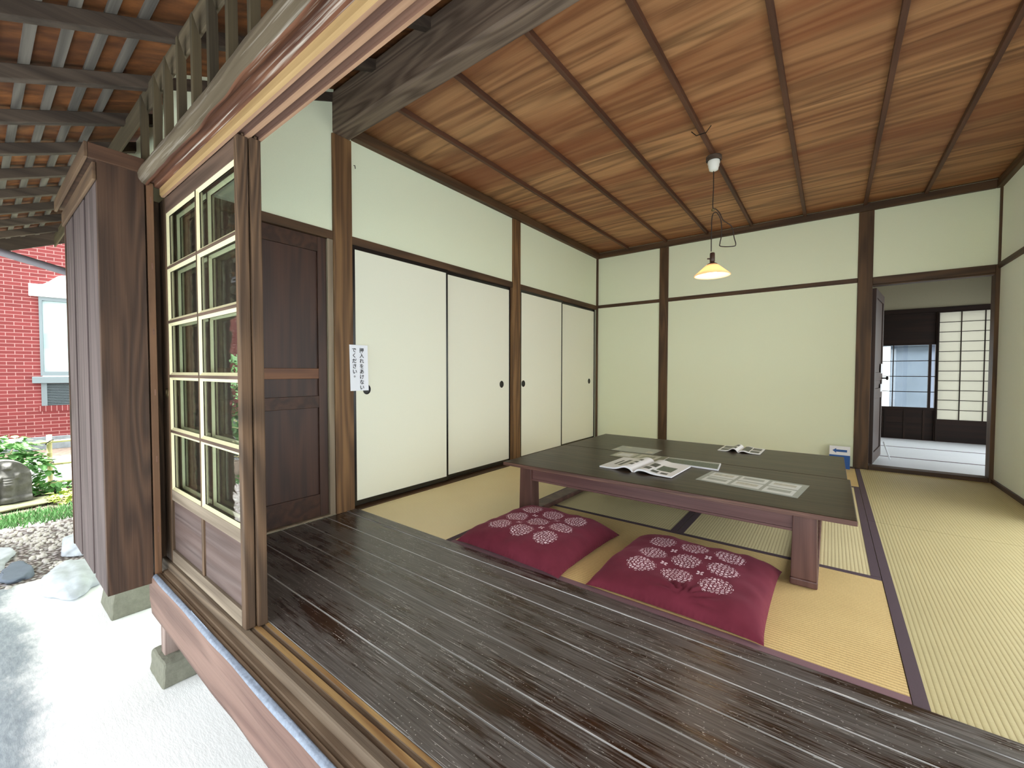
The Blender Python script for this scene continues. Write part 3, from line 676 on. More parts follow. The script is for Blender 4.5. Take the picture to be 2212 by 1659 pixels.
# shutter box
tb = thing('shutter_box', 'tall dark wooden shutter storage box on the outside of the house', 'shutter box', (-2.48, .345, -.067))
MB().box(-.025, 0, 0, .155, 0, 1.885).build('end_board', M['tob'], tb, bevel=.002)
for (a, b_, f) in ((-.29, -.026, .0), (-.64, -.34, .0), (-.92, -.69, .0)):
    MB().box(a, b_, f, f+.02, .0, 1.84).build('front_board', M['tobgrey'], tb, bevel=.002)
MB().box(-.921, -.026, .021, .03, 0, 1.84).build('back_board', M['dark'], tb)
MB().box(-.945, -.921, -.004, .155, 0, 1.86).build('far_edge_board', M['tob'], tb, bevel=.002)
MB().box(-.94, .004, -.014, -.001, 1.79, 1.865).build('top_moulding', M['tobcapx'], tb, bevel=.004)
MB().box(-.97, .016, -.038, -.0265, 1.872, 1.935).build('cap_front', M['tobcapx'], tb, bevel=.002)
MB().box(.001, .016, -.026, .155, 1.872, 1.935).build('cap_side', M['tobcap'], tb, bevel=.002)
MB().box(-.97, .0005, -.026, .155, 1.888, 1.93).build('cap_top', M['tobcap'], tb)
# ================================================================== PANELLED DOOR AT THE VERANDA END
pd = thing('panelled_door', 'dark brown panelled wooden door at the end of the veranda', 'door', (XL-.02, 1.03, 0))
def pdb(n, y0, y1, z0, z1, dx, mat, bev=.002): MB().box(-.03, dx, y0-1.03, y1-1.03, z0, z1).build(n, M[mat], pd, bevel=bev)
pdb('stile', .66, .745, .012, 1.745, 0, 'dkdoor'); pdb('stile', .745+.28, 1.04, .012, 1.745, 0, 'dkdoor') if False else None
pdb('stile', 1.318, 1.372, .012, 1.745, 0, 'dkdoor')
for n, z0, z1, mt in (('top_rail', 1.655, 1.745, 'dkdoor_x'), ('lock_rail', .872, .935, 'dkdoor_lt'), ('middle_rail', .692, .766, 'dkdoor_x'), ('bottom_rail', .012, .15, 'dkdoor_x')):
    pdb(n, .745, 1.318, z0, z1, -.001, mt)
for (y0, y1, z0, z1) in ((.80, 1.318, .935, 1.655), (.745, 1.318, .766, .872), (.80, 1.318, .15, .692)):
    pdb('panel', y0-.0, y1, z0, z1, -.014, 'dkdoor', 0)
pdb('inner_stile', .745, .80, .935, 1.655, -.001, 'dkdoor'); pdb('inner_stile', .745, .80, .15, .692, -.001, 'dkdoor')
trim(B(-2.72, -2.603, .556, .652, -.03, 1.735), M['stile'])
trim(B(XL-.06, XL-.004, 1.374, 1.411, 0, 1.747), M['jamb']); trim(B(XL-.06, XL+.0, .66, 1.41, .001, .011), M['jamb'])
struct(B(XL-.1, XL-.06, .66, 1.41, 0, 1.75).build('wall_end', M['dark']))
# ================================================================== FUSUMA
def fusuma(y0, y1, xf, label, pull):
    d = thing('sliding_panel', label, 'sliding panel', (xf, (y0+y1)/2, .02), 'white paper sliding panels of the closet'); h = (y1-y0)/2
    pp = MB().box(-.016, -.003, -h+.014, h-.014, .03, 1.70).build('paper_panel', M['fusuma'], d)
    MB().box(-.02, 0, -h, -h+.018, 0, 1.727).build('side_frame', M['lacquer'], d, bevel=.001); MB().box(-.02, 0, h-.018, h, 0, 1.727).build('side_frame', M['lacquer'], d, bevel=.001)
    MB().box(-.02, -.0005, -h+.018, h-.018, 0, .032).build('bottom_frame', M['lacquer'], d); MB().box(-.02, -.0005, -h+.018, h-.018, 1.70, 1.727).build('top_frame', M['lacquer'], d)
    p = pull-(y0+y1)/2
    c = MB()
    c.poly([(-.0022, p+.027*math.cos(a), .775+.031*math.sin(a)) for a in [i*math.pi/12 for i in range(24)]])
    c.tube([(-.001, p+.027*math.cos(a), .775+.031*math.sin(a)) for a in [i*math.pi/12 for i in range(25)]], .003, 6, cap=False)
    c.build('finger_pull', M['lacquer'], pp, smooth=True)
    return d
fusuma(1.543, 2.398, -2.502, 'white sliding panel next to the big post, its pull half covered by the notice', 1.642)
fusuma(2.345, 3.270, -2.530, 'white sliding panel left of the middle post, pull near its right edge', 3.135)
fusuma(3.400, 4.228, -2.502, 'white sliding panel right of the middle post, pull near its left edge', 3.454)
fusuma(4.160, 5.118, -2.530, 'white sliding panel in the far back corner of the room', 4.969)
# notice on the post
def text_mesh(body, size, name, mat, parent, loc, rot, ext=0.0):
    cu = bpy.data.curves.new(name, 'FONT'); cu.body = body; cu.size = size; cu.align_x = 'CENTER'; cu.align_y = 'CENTER'; cu.extrude = ext
    o = bpy.data.objects.new(name+'_tmp', cu); COL.objects.link(o)
    dg = bpy.context.evaluated_depsgraph_get(); me = bpy.data.meshes.new_from_object(o.evaluated_get(dg))
    bpy.data.objects.remove(o)
    bmx = bmesh.new(); bmx.from_mesh(me); base = bmx.faces[:]       # bolder strokes: the glyph laid a hair's breadth apart
    for dx, dy in ((.02, 0), (-.02, 0), (0, .018), (0, -.018)):
        r_ = bmesh.ops.duplicate(bmx, geom=base); vs = [g_ for g_ in r_['geom'] if isinstance(g_, bmesh.types.BMVert)]
        bmesh.ops.translate(bmx, verts=vs, vec=(dx*size, dy*size, 0))
    bmx.to_mesh(me); bmx.free(); me.materials.clear(); me.materials.append(mat)
    q = bpy.data.objects.new(name, me); COL.objects.link(q); q.parent = parent; q.location = loc; q.rotation_euler = rot
    return q
nt_ = thing('paper_notice', 'white paper notice with handwritten-style black Japanese writing, taped to the big post', 'notice', (XL+.006, 1.578, .94))
ntp = MB().grid(lambda u, v: (.0005+.003*(u*(1-u))+.004*u*u, -.066+.132*u+(v-.5)*-.006, -.151+.303*v), 10, 4).build('sheet', M['white'], nt_, smooth=True, fix=False)
for c_, col_ in ((0, '押入れをあけない'), (1, 'でください。')):
    for i, ch in enumerate(col_):
        yy = .018+.002*i/7 if c_ == 0 else -.036+.001*i
        zz = .115-.0352*i if c_ == 0 else .115-.0352*i
        if ch == '。': yy += .008; zz += .012
        u = (yy+.066)/.132
        text_mesh(ch, .0335, 'writing', M['ink'], ntp, (.0035+.003*(u*(1-u))+.004*u*u-.0015, yy, zz), (math.pi/2, 0, math.pi/2))
# ================================================================== LOW TABLE
tx0, tx1, ty0, ty1, tz = -1.66, 0.092, 2.075, 3.60, .34
tcx, tcy = (tx0+tx1)/2, (ty0+ty1)/2
tt = thing('low_table', 'large low dark wooden table standing on the tatami mats', 'table', (tcx, tcy, 0))
hx, hy = (tx1-tx0)/2, (ty1-ty0)/2
ys = 2.86-tcy
tb0 = MB().box(-hx, hx, -hy, ys-.0012, tz-.022, tz, 0).build('tabletop_board', M['table_top'], tt, bevel=.004, bseg=2)
MB().box(-hx, hx-.012, ys+.0012, hy, tz-.022, tz, 0).build('tabletop_board', M['table_top'], tt, bevel=.004)
MB().box(-hx-.0004, hx+.0004, -hy-.0012, -hy+.0006, tz-.0215, tz-.0015).build('front_edge', M['table_edge'], tb0, bevel=.0005)
lx0, lx1, ly0, ly1 = -1.576-tcx, -.035-tcx, 2.142-tcy, 3.50-tcy
for (a, b_) in ((lx0, lx0+.085), (lx1-.085, lx1)):
    for (c_, e_) in ((ly0, ly0+.085), (ly1-.085, ly1)):
        m_ = MB().hexa([(a-.004, c_-.004, .034), (b_+.004, c_-.004, .034), (a-.004, e_+.004, .034), (b_+.004, e_+.004, .034), (a, c_, tz-.022), (b_, c_, tz-.022), (a, e_, tz-.022), (b_, e_, tz-.022)])
        m_.build('leg', M['table_leg'], tt, bevel=.003)
    MB().box(a-.007, b_+.007, ly0-.007, ly1+.007, .0022, .034).build('foot_rail', M['table_leg'], tt, bevel=.006)
for (c_, e_) in ((ly0+.016, ly0+.04), (ly1-.04, ly1-.016)):
    m_ = MB().box(lx0+.085, lx1-.085, c_, e_, tz-.105, tz-.0225); m_.box(lx0+.085, lx1-.085, c_-.006, e_+.003, tz-.112, tz-.1)
    m_.build('apron', M['table_apron'], tt, bevel=.002)
for a in (lx0+.02, lx1-.044):
    MB().box(a, a+.024, ly0+.085, ly1-.085, tz-.105, tz-.0225).build('side_apron', M['table_apron'], tt, bevel=.002)
# ================================================================== CUSHIONS
def cushion(loc, hx_, hy_, h, seed, rz, label, corner):
    def side(u, v, s):
        a, b_ = 2*u-1, 2*v-1
        pin_x = 1-.018*(1-b_*b_)*abs(a)**3; pin_y = 1-.018*(1-a*a)*abs(b_)**3
        q = corner
        x = a*hx_*pin_x; y = b_*hy_*pin_y
        e = (1-a**6)*(1-b_**6); e = max(e, 0)**.5
        r = math.hypot(a, b_)
        z = h*(.78 if s > 0 else .2)*e
        if s > 0:
            wr = noise.noise(Vector((x*5+seed, y*5, 0)))*.014+noise.noise(Vector((x*16+seed, y*16, 2)))*.006
            ang = math.atan2(b_-.9*(1 if q > 0 else -1), a-.2)
            fold = .007*math.sin(ang*13+seed)*max(0, 1-abs(math.hypot(a-.2, b_+.95)-.22)*3.6)
            ex = max(0, abs(a)-.62)+max(0, abs(b_)-.62)
            z += (wr+fold)*min(1, e*1.4)+.004*math.sin((a*7+b_*5)*2+seed)*ex*e
            z = max(z, .001)
            return (x, y, h*.11+z+.002)
        return (x, y, max(h*.11-z, 0.0)+.002)
    m_ = MB(); N = 64
    m_.grid(lambda u, v: side(u, v, 1), N, N); m_.grid(lambda u, v: side(v, u, -1), 32, 32)
    t = m_.build('floor_cushion', M['cushion'], smooth=True, fix=False)
    # corners droop to the mat
    me = t.data
    for vtx in me.vertices:
        a, b_ = vtx.co.x/hx_, vtx.co.y/hy_
        k = max(0, min(abs(a), abs(b_))-.55)/.45
        vtx.co.z = vtx.co.z*(1-.30*k*k); s_ = 1+.018*k**3; vtx.co.x *= s_; vtx.co.y *= s_
    bmx = bmesh.new(); bmx.from_mesh(me); bmesh.ops.remove_doubles(bmx, verts=bmx.verts, dist=.0015); bmx.to_mesh(me); bmx.free()
    t.location = loc; t.rotation_euler = (0, 0, rz)
    return tag(t, label, 'cushion', 'maroon floor cushions')
cushion((-1.245, 1.868, .0018), .318, .306, .110, 3.0, -.03, 'left maroon floor cushion with white medallions, wrinkled and partly under the table end', 1)
cushion((-.487, 1.898, .0018), .322, .316, .098, 11.0, .0, 'right maroon floor cushion with white medallions, the one nearer the right table leg', -1)
# ================================================================== THINGS ON THE TABLE
def quad_local(pts): return pts
def flat_item(name, label, cat, corners, th_, base, pics, z=tz, group=None):
    cx = sum(p[0] for p in corners)/4; cy2 = sum(p[1] for p in corners)/4
    t = thing(name, label, cat, (cx, cy2, z+.0006), group)
    c = [(p[0]-cx, p[1]-cy2) for p in corners]      # order: front-left, front-right, back-right, back-left
    def P(u, v, zz): return (((c[0][0]*(1-u)+c[1][0]*u)*(1-v)+(c[3][0]*(1-u)+c[2][0]*u)*v), ((c[0][1]*(1-u)+c[1][1]*u)*(1-v)+(c[3][1]*(1-u)+c[2][1]*u)*v), zz)
    MB().hexa([P(0, 0, 0), P(1, 0, 0), P(0, 1, 0), P(1, 1, 0), P(0, 0, th_), P(1, 0, th_), P(0, 1, th_), P(1, 1, th_)]).build('sheet', M[base], t); shp = t.children[0]
    for (u0, u1, v0, v1, mt, lift) in pics:
        MB().hexa([P(u0, v0, th_), P(u1, v0, th_), P(u0, v1, th_), P(u1, v1, th_), P(u0, v0, th_+lift), P(u1, v0, th_+lift), P(u0, v1, th_+lift), P(u1, v1, th_+lift)]).build('picture', M[mt], shp)
    return t
pics = []
for i in range(3):
    for j in range(2):
        u0 = .05+.31*i; v0 = .07+.45*j - (.0 if i != 1 else -.04)
        pics.append((u0, u0+.275, v0, v0+.38, 'sheetwh', .0003)); pics.append((u0+.03, u0+.24, v0+.14, v0+.30, 'photo_lt' if (i+j) % 2 else 'sheetbg', .0006))
flat_item('laminated_sheet', 'large laminated sheet of six pictures on the front right of the table', 'laminated sheet', [(-.566, 2.352), (-.111, 2.283), (-.076, 2.572), (-.538, 2.61)], .0015, 'sheetbg', pics)
flat_item('laminated_sheet', 'grey laminated sheet furthest back on the left of the table', 'laminated sheet', [(-1.279, 2.87), (-.977, 2.886), (-.973, 3.085), (-1.28, 3.088)], .0012, 'sheetbg', [(.03, .12, .1, .5, 'photo_lt', .0004), (.80, .95, .1, .45, 'photo_lt', .0004), (.15, .3, .7, .9, 'photo_lt', .0004)])
flat_item('laminated_sheet', 'greenish laminated sheet with two pale pictures just behind the open magazine', 'laminated sheet', [(-1.20, 2.665), (-.86, 2.645), (-.85, 2.86), (-1.20, 2.85)], .0012, 'sheetgn', [(.04, .42, .1, .92, 'photo_lt', .0004), (.10, .36, .25, .75, 'sheetwh', .0007), (.48, .86, .1, .92, 'photo_lt', .0004), (.56, .80, .25, .72, 'sheetgn', .0007)])
fr = flat_item('framed_picture', 'flat dark picture in a thin white frame behind the laminated sheet of six pictures', 'picture', [(-.848, 2.665), (-.510, 2.640), (-.534, 2.835), (-.850, 2.825)], .007, 'white', [(.02, .98, .06, .80, 'photo_gn', .0005), (.02, .98, .83, .96, 'sheetbg', .0005)])
# open magazines
def magazine(loc, rz, w, d, label, left, right, humpl=.020, humpr=.011, th_=.012):
    t = thing('open_magazine', label, 'magazine', (*loc, tz+.0006), None, rz)
    def page(s, hump):
        def top(u, v):   # u from spine to outer edge
            x = s*u*w
            z = th_*(.55+.45*(1-u))*(1 if s < 0 else 1.35)+hump*math.exp(-((u-.24)/.2)**2)*(1-.2*v) - (th_*.9+hump*.25)*math.exp(-(u/.06)**2)
            return (x, (v-.5)*d, max(z, .002))
        return top
    for s, hump, pl in ((-1, humpl, left), (1, humpr, right)):
        top = page(s, hump)
        def mf(u, v, pl=pl):
            for (a, b_, c_, e_, mi) in pl:
                if a < u < b_ and c_ < v < e_: return mi
            return 0
        g = MB(); g.grid(top, 44, 30, mf=mf)
        def und(u, v): x, y, z = top(u, v); return (x, y, max(z-th_*(.55+.45*(1-u)), .0) if u > .02 else z*.2)
        g.grid(lambda u, v: und(u, v), 44, 30)
        for v in (0, 1):
            g.grid(lambda u, q, v=v: tuple(Vector(top(u, v)).lerp(Vector(und(u, v)), q)), 44, 2)
        g.grid(lambda u, q: tuple(Vector(top(1, u)).lerp(Vector(und(1, u)), q)), 30, 2)
        g.build('pages', [M['paper'], M['photo_dk'], M['photo_gn']], t, smooth=False, fix=False)
    return t
magazine((-.882, 2.47), -.045, .215, .335, 'large open magazine with printed pictures on the front of the table',
         [(.18, .30, .20, .34, 1), (.18, .30, .40, .55, 1), (.18, .30, .62, .78, 1), (.55, .66, .25, .8, 1), (.72, .8, .3, .7, 1)],
         [(.16, .34, .12, .30, 1), (.2, .38, .36, .62, 1), (.45, .85, .28, .62, 2), (.42, .60, .08, .20, 1), (.66, .85, .06, .16, 1)])
magazine((-.515, 3.455), -.02, .135, .245, 'smaller open magazine with grey pictures near the back of the table',
         [(.15, .9, .1, .45, 1), (.15, .9, .52, .9, 1)], [(.1, .45, .1, .9, 1), (.5, .9, .1, .45, 1), (.5, .9, .52, .9, 1)], .022, .008, .006)
# ================================================================== LAMP
LX, LY = -.70, 3.30
lp = thing('pendant_lamp', 'hanging pendant lamp with a glowing milk glass cone shade and looped cord', 'lamp', (LX, LY, 2.47))
MB().lathe([(0.0, 0), (.048, 0), (.052, -.005), (.052, -.03), (.046, -.034)], n=24).build('mounting_block', M['rafter'], lp, smooth=False)
MB().lathe([(.040, -.034), (.041, -.052), (.037, -.058), (.036, -.075), (.033, -.080), (.030, -.098), (.012, -.106), (0, -.107)], n=28).build('ceiling_rose', M['porcelain'], lp, smooth=True)
def zz(z): return z-2.47
cd = MB()
Rv = Vector((math.cos(math.radians(37.5)), math.sin(math.radians(37.5)), 0))   # loops lie across the line of sight
def cpt(a, z): return tuple(Rv*a+Vector((0, 0, zz(z))))
cd.tube([cpt(0, 2.365), cpt(.001, 2.25), cpt(-.003, 2.12), cpt(.0, 2.093)], .0035, 8)
def smoothp(pts, n=8):
    out = []
    P = [Vector(p) for p in pts]
    for i in range(len(P)-1):
        a, b_, c_, e_ = P[max(i-1, 0)], P[i], P[i+1], P[min(i+2, len(P)-1)]
        for k in range(n):
            t = k/n; out.append(.5*((2*b_)+(-a+c_)*t+(2*a-5*b_+4*c_-e_)*t*t+(-a+3*b_-3*c_+e_)*t**3))
    out.append(P[-1]); return out
k = .00307
def lpx(x, y): return cpt((x-1540)*k*.98-.0, 2.09+(453-y)*.0034*.93)
cd.tube(smoothp([lpx(1541, 451), lpx(1547, 452), lpx(1556, 461), lpx(1565, 477), lpx(1585, 491), lpx(1592, 517), lpx(1596, 531), lpx(1590, 536), lpx(1560, 536), lpx(1558, 528), lpx(1561, 511), lpx(1560, 480), lpx(1552, 463), lpx(1544, 459), lpx(1538, 470), lpx(1537, 505), lpx(1537, 548)]), .0035, 8)
cd.build('cord', M['cord'], lp, smooth=True)
MB().lathe([(.012, zz(2.092)), (.013, zz(2.086)), (.010, zz(2.080)), (0.002, zz(2.078))], n=12).build('cord_adjuster', M['brass'], lp, smooth=True)
MB().lathe([(.004, zz(1.782)), (.015, zz(1.780)), (.017, zz(1.772)), (.017, zz(1.722)), (.014, zz(1.712)), (.022, zz(1.706)), (.034, zz(1.700)), (.036, zz(1.690)), (.034, zz(1.680))], n=24).build('socket', M['bake'], lp, smooth=True)
MB().tube([cpt(-.012, 1.737), cpt(-.036, 1.737)], .005, 8).build('switch_key', M['bake'], lp, smooth=True)
MB().lathe([(.026, zz(1.702)), (.034, zz(1.697)), (.118, zz(1.622)), (.1215, zz(1.616)), (.118, zz(1.614)), (.112, zz(1.619)), (.034, zz(1.688)), (.026, zz(1.695))], n=48).build('lamp_shade', M['milk'], lp, smooth=True)
bl = MB().lathe([(.012, zz(1.695)), (.014, zz(1.680)), (.027, zz(1.655)), (.032, zz(1.636)), (.027, zz(1.617)), (.014, zz(1.607)), (0, zz(1.604))], n=24).build('bulb', M['bulb'], lp, smooth=True)
ld = bpy.data.lights.new('bulb_light', 'POINT'); ld.energy = 1.0; ld.color = (1, .74, .46); ld.shadow_soft_size = .04
lo = bpy.data.objects.new('bulb_light', ld); COL.objects.link(lo); lo.location = (LX, LY, 1.585)
# ================================================================== DIRECTION SIGN + little hooks
sg = thing('direction_sign', 'small white and blue sign with a left arrow, by the back wall', 'sign', (.078, 5.03, .0))
MB().box(-.078, .078, -.004, .004, .0, .128).build('lower_board', M['blue'], sg)
ub = MB().box(-.078, .078, -.006, .004, .128, .212).build('upper_board', M['white'], sg)
ar = MB(); ar.poly([(p[0], -.0066, p[1]) for p in ((-.055, .170), (-.026, .192), (-.026, .180), (.055, .180), (.055, .158), (-.026, .158), (-.026, .147))])
ar.build('arrow', M['blue'], ub, fix=False)
hk = MB(); hk.tube([(XL+.004, 1.556, 2.26), (XL+.016, 1.556, 2.255), (XL+.02, 1.556, 2.235)], .0025, 6)
tag(hk.build('wall_hook', M['iron']), 'tiny dark metal hook high on the big post', 'hook')
for (a, b_) in ((-.045, .0), ):
    hk = MB(); hk.tube([(-.70-.06, 2.93, 2.497), (-.70-.03, 2.93, 2.462), (-.70+.03, 2.93, 2.462), (-.70+.06, 2.93, 2.497)], .003, 6)
    tag(hk.build('ceiling_hook', M['iron']), 'small iron staple across the batten near the lamp mount', 'hook')
# ================================================================== ROOM BEYOND THE DOORWAY
Y2 = 7.823
struct(MB().box(-.2, 2.4, YB+.1, Y2+.1, -.12, -.0415).build('floor_beyond', M['dark']))
for i, (a, b_) in enumerate(((5.255, 6.08), (6.08, 6.945), (6.945, 7.82))):
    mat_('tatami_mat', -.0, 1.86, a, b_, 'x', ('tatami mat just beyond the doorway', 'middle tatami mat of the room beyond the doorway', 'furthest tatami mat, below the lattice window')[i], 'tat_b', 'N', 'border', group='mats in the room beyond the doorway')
w2 = MB()
w2.box(-.1, .0, YB+.1, Y2+.1, -.1, 2.5).box(1.86, 1.96, YB+.1, 5.5, -.1, 2.5).box(1.86, 1.96, 7.45, Y2+.1, -.1, 2.5).box(1.86, 1.96, 5.5, 7.45, 1.78, 2.5)  # unseen side opening, added to bring daylight into this room
w2.box(0, 1.86, Y2, Y2+.08, 1.775, 2.5)
struct(w2.build('wall_beyond', M['plaster2']))
struct(B(1.96, 2.6, 5.2, 8.2, 2.05, 2.12).build('added_shade_eave', M['rafter']))  # unseen eave, added to shade the opening
struct(B(-.1, 1.96, YB+.1, Y2+.1, 2.5, 2.56).build('ceiling_beyond', M['ceil']))
trim(B(0, 1.86, Y2-.03, Y2+.08, 1.715, 1.775), M['dark'])
struct(MB().box(0, 1.105, Y2, Y2+.03, 1.30, 1.715).box(0, .50, Y2, Y2+.03, 0, .44).box(0, .04, Y2, Y2+.03, .44, 1.30).build('wall_beyond_dark_board', M['dark']))  # hidden gap left of the window, added to let in daylight
# lattice window
lwn = thing('lattice_window', 'bright lattice window over dark wooden panels in the room beyond', 'window', (.80, Y2, 0))
def lb(n, x0, x1, z0, z1, y0, y1, mt): MB().box(x0-.80, x1-.80, y0, y1, z0, z1).build(n, M[mt], lwn)
lb('frame', .50, 1.105, 1.285, 1.30, -.02, .03, 'dark'); lb('frame', .50, 1.105, .405, .44, -.02, .03, 'dark')
lb('frame', .50, .525, .44, 1.285, -.02, .03, 'darkz'); lb('frame', 1.095, 1.107, .0, 1.715, -.025, .03, 'darkz')
lb('mullion', 1.030, 1.058, .44, 1.285, -.018, .02, 'darkz'); lb('glazing_bar', .677, .687, .44, 1.285, -.008, .008, 'darkz')
for z in (1.071, .86, .652): lb('glazing_bar', .525, 1.095, z-.005, z+.005, -.008, .008, 'dark')
lb('lower_panel', .50, 1.095, .0, .405, .0, .03, 'dark'); lb('panel_batten', .50, 1.095, .20, .212, -.006, .0, 'dark')
for x in (.60, .80, .99): lb('panel_batten', x, x+.02, .0, .405, -.008, .0, 'darkz')
lb('pane', .525, 1.03, .44, 1.285, .010, .012, 'clear')
# shoji
sj = thing('shoji_panel', 'white paper shoji panel with dark lattice and a dark wooden base', 'shoji panel', (1.36, Y2-.03, .0))
def sb_(n, x0, x1, z0, z1, y0, y1, mt): MB().box(x0-1.36, x1-1.36, y0, y1, z0, z1).build(n, M[mt], sj)
sb_('paper', 1.12, 1.84, .295, 1.70, .006, .007, 'shoji'); sb_('base_panel', 1.12, 1.84, .002, .285, -.008, .012, 'dark')
sb_('frame', 1.108, 1.122, .0, 1.714, -.012, .014, 'darkz'); sb_('frame', 1.84, 1.858, .0, 1.714, -.012, .014, 'darkz'); sb_('frame', 1.122, 1.84, 1.70, 1.714, -.012, .014, 'dark'); sb_('frame', 1.122, 1.84, .283, .297, -.012, .014, 'dark')
for x in (1.322, 1.53, 1.74): sb_('lattice_bar', x-.005, x+.005, .297, 1.70, -.006, .005, 'darkz')
for i in range(1, 11): z = .295+.1277*i; sb_('lattice_bar', 1.122, 1.84, z-.004, z+.004, -.005, .004, 'dark')
# outside view behind the lattice window
ow = MB().box(.84, 3.5, 10.0, 10.1, -.5, 2.6); ow.box(-1.5, 3.5, 9.96, 10.12, 1.38, 1.55)
tag(ow.build('outbuilding_wall', M['shedwall']), 'pale blue-grey outbuilding wall seen through the far lattice window', 'building')
# hinged door leaf
dl = thing('open_door', 'dark panelled door standing open into the room beyond the doorway', 'door', (.312, YB+.10, .034), None, math.radians(-9))
def dlb(n, y0, y1, z0, z1, x0, x1, mt='dkdoor'): return MB().box(x0, x1, y0, y1, z0, z1).build(n, M[mt], dl, bevel=.002)
dlb('stile', 0, .07, 0, 1.68, -.016, .016); dls = dlb('stile', .61, .68, 0, 1.68, -.016, .016)
for a, b_ in ((0, .1), (.62, .72), (.80, .88), (1.6, 1.68)): dlb('rail', .07, .61, a, b_, -.016, .016, 'dkdoor_x')
for a, b_ in ((.1, .62), (.72, .80), (.88, 1.6)): dlb('panel', .07, .61, a, b_, -.006, .006)
MB().lathe([(0, 0)], n=3)
kb = MB().tube([(.016, .645, .82), (.045, .645, .82), (.05, .645, .82), (.062, .645, .82), (.068, .645, .82)], [.008, .008, .02, .022, .006], 14); kb.build('door_knob', M['iron'], dls, smooth=True)
for a, b_ in ((.87, .97), (.68, .76)): MB().box(.0165, .018, .50, .66, a, b_).build('paper_note', M['white'], dl)
tag(MB().tube([(.44, 5.70, .20), (.505, 5.86, .006)], .006, 8).build('door_prop', M['white']), 'thin white stick propping the open door', 'door prop')
# ================================================================== OUTSIDE GROUND
GZ = -.5
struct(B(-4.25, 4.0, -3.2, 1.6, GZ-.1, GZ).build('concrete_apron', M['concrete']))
struct(B(-5.95, -4.25, -6, 6, GZ-.1, GZ-.004).build('gravel_bed', M['gravel']))
struct(B(-7.5, -5.95, -6, 6, GZ-.1, GZ+.0).build('garden_soil', M['soil']))
struct(B(-10.3, -7.5, -6, 8, GZ-.1, GZ-.006).build('paved_path', M['paver']))
struct(B(-16, -10.3, -8, 9, GZ-.1, GZ-.004).build('garden_soil_far', M['soil']))
struct(B(-4.25, 12, -14, -3.2, GZ-.1, GZ-.004).build('gravel_yard', M['gravel']))
struct(B(-4.25, 12, 1.6, 14, GZ-.1, GZ-.02).build('ground_under_house', M['paver']))
# pebbles
pm = MB()
rnd = random.Random(3)
for i in range(1500):
    x = rnd.uniform(-5.95, -4.2); y = rnd.uniform(-.4, 1.0); r = rnd.uniform(.008, .02); a = rnd.uniform(0, 6.28)
    if math.hypot((x+4.95)/.45, y/.26) < 1 or math.hypot((x+4.5)/.28, (y-.17)/.15) < 1 or math.hypot((x+4.7)/.24, (y-.48)/.16) < 1 or math.hypot((x+4.02)/.4, (y-.385)/.22) < 1: continue
    ring = [(x+r*1.3*math.cos(a+j*math.pi/3), y+r*math.sin(a+j*math.pi/3)) for j in range(6)]
    k = len(pm.v); pm.v += [(p[0], p[1], GZ-.006) for p in ring]+[(x+(p[0]-x)*.7, y+(p[1]-y)*.7, GZ+r*.55) for p in ring]
    for j in range(6): q = (j+1) % 6; pm.f.append((k+j, k+q, k+6+q, k+6+j)); pm.m.append(0)
    pm.f.append(tuple(k+6+j for j in range(6))); pm.m.append(0)
tag(pm.build('gravel_pebbles', M['pebble'], smooth=True), 'loose pale pebbles lying on the gravel bed', 'gravel', kind='stuff')
def rock(name, loc, sx, sy, sz, seed, mat, label, cat, flat=False, group=None):
    bmx = bmesh.new(); bmesh.ops.create_icosphere(bmx, subdivisions=4, radius=1)
    for v in bmx.verts:
        n = noise.noise(v.co*1.3+Vector((seed, 0, 0)))*.35+noise.noise(v.co*4+Vector((seed, 5, 0)))*.08
        p = v.co*(1+n)
        if flat: p.z = max(min(p.z, .45), -.45)*1.6
        v.co = Vector((p.x*sx, p.y*sy, max(p.z*sz, -.25*sz)))
    me = bpy.data.meshes.new(name); bmx.to_mesh(me); bmx.free(); me.materials.append(M[mat])
    for p in me.polygons: p.use_smooth = True
    o = bpy.data.objects.new(name, me); COL.objects.link(o); o.location = loc
    return tag(o, label, cat, group)
rock('garden_rock', (-4.02, .385, GZ+.03), .30, .14, .095, 2, 'rock', 'white rough rock lying below the shutter box', 'rock')
rock('garden_rock', (-4.7, .48, GZ+.03), .16, .08, .10, 5, 'rock', 'small pale rock beside the far corner of the shutter box', 'rock')
rock('stepping_stone', (-4.95, .0, GZ+.0), .36, .17, .05, 9, 'rock', 'flat bright stepping stone on the gravel', 'stepping stone', True)
rock('stepping_stone', (-4.5, .17, GZ+.0), .20, .085, .035, 14, 'slab', 'blue-grey flat stepping stone at the edge of the gravel', 'stepping stone', True)
# vegetation
def leaves(m_, c, rad, n, size, rr, mi=0, droop=.3):
    for i in range(n):
        d = Vector((rr.gauss(0, 1), rr.gauss(0, 1), rr.gauss(0, 1))).normalized()*rr.uniform(.55, 1)
        p = Vector((c[0]+d.x*rad[0], c[1]+d.y*rad[1], c[2]+d.z*rad[2]))
        a = Vector((d.x+rr.uniform(-.6, .6), d.y+rr.uniform(-.6, .6), rr.uniform(-.5, .4)-droop*.5)).normalized()
        s = a.cross(Vector((0, 0, 1))).normalized(); nrm = s.cross(a); L = size*rr.uniform(.6, 1.3); w = L*.36
        pts = [p, p+a*L*.35+s*w+nrm*L*.05, p+a*L*.75+s*w*.7, p+a*L-nrm*L*.08, p+a*L*.75-s*w*.7, p+a*L*.35-s*w+nrm*L*.05]
        k = len(m_.v); m_.v += [tuple(q) for q in pts]
        m_.f += [(k, k+1, k+2, k+3), (k, k+3, k+4, k+5)]; m_.m += [mi, mi]
rr = random.Random(5)
sb2 = thing('leafy_shrub', 'light green leafy shrub growing behind the carved stone', 'shrub', (-7.15, .1, GZ))
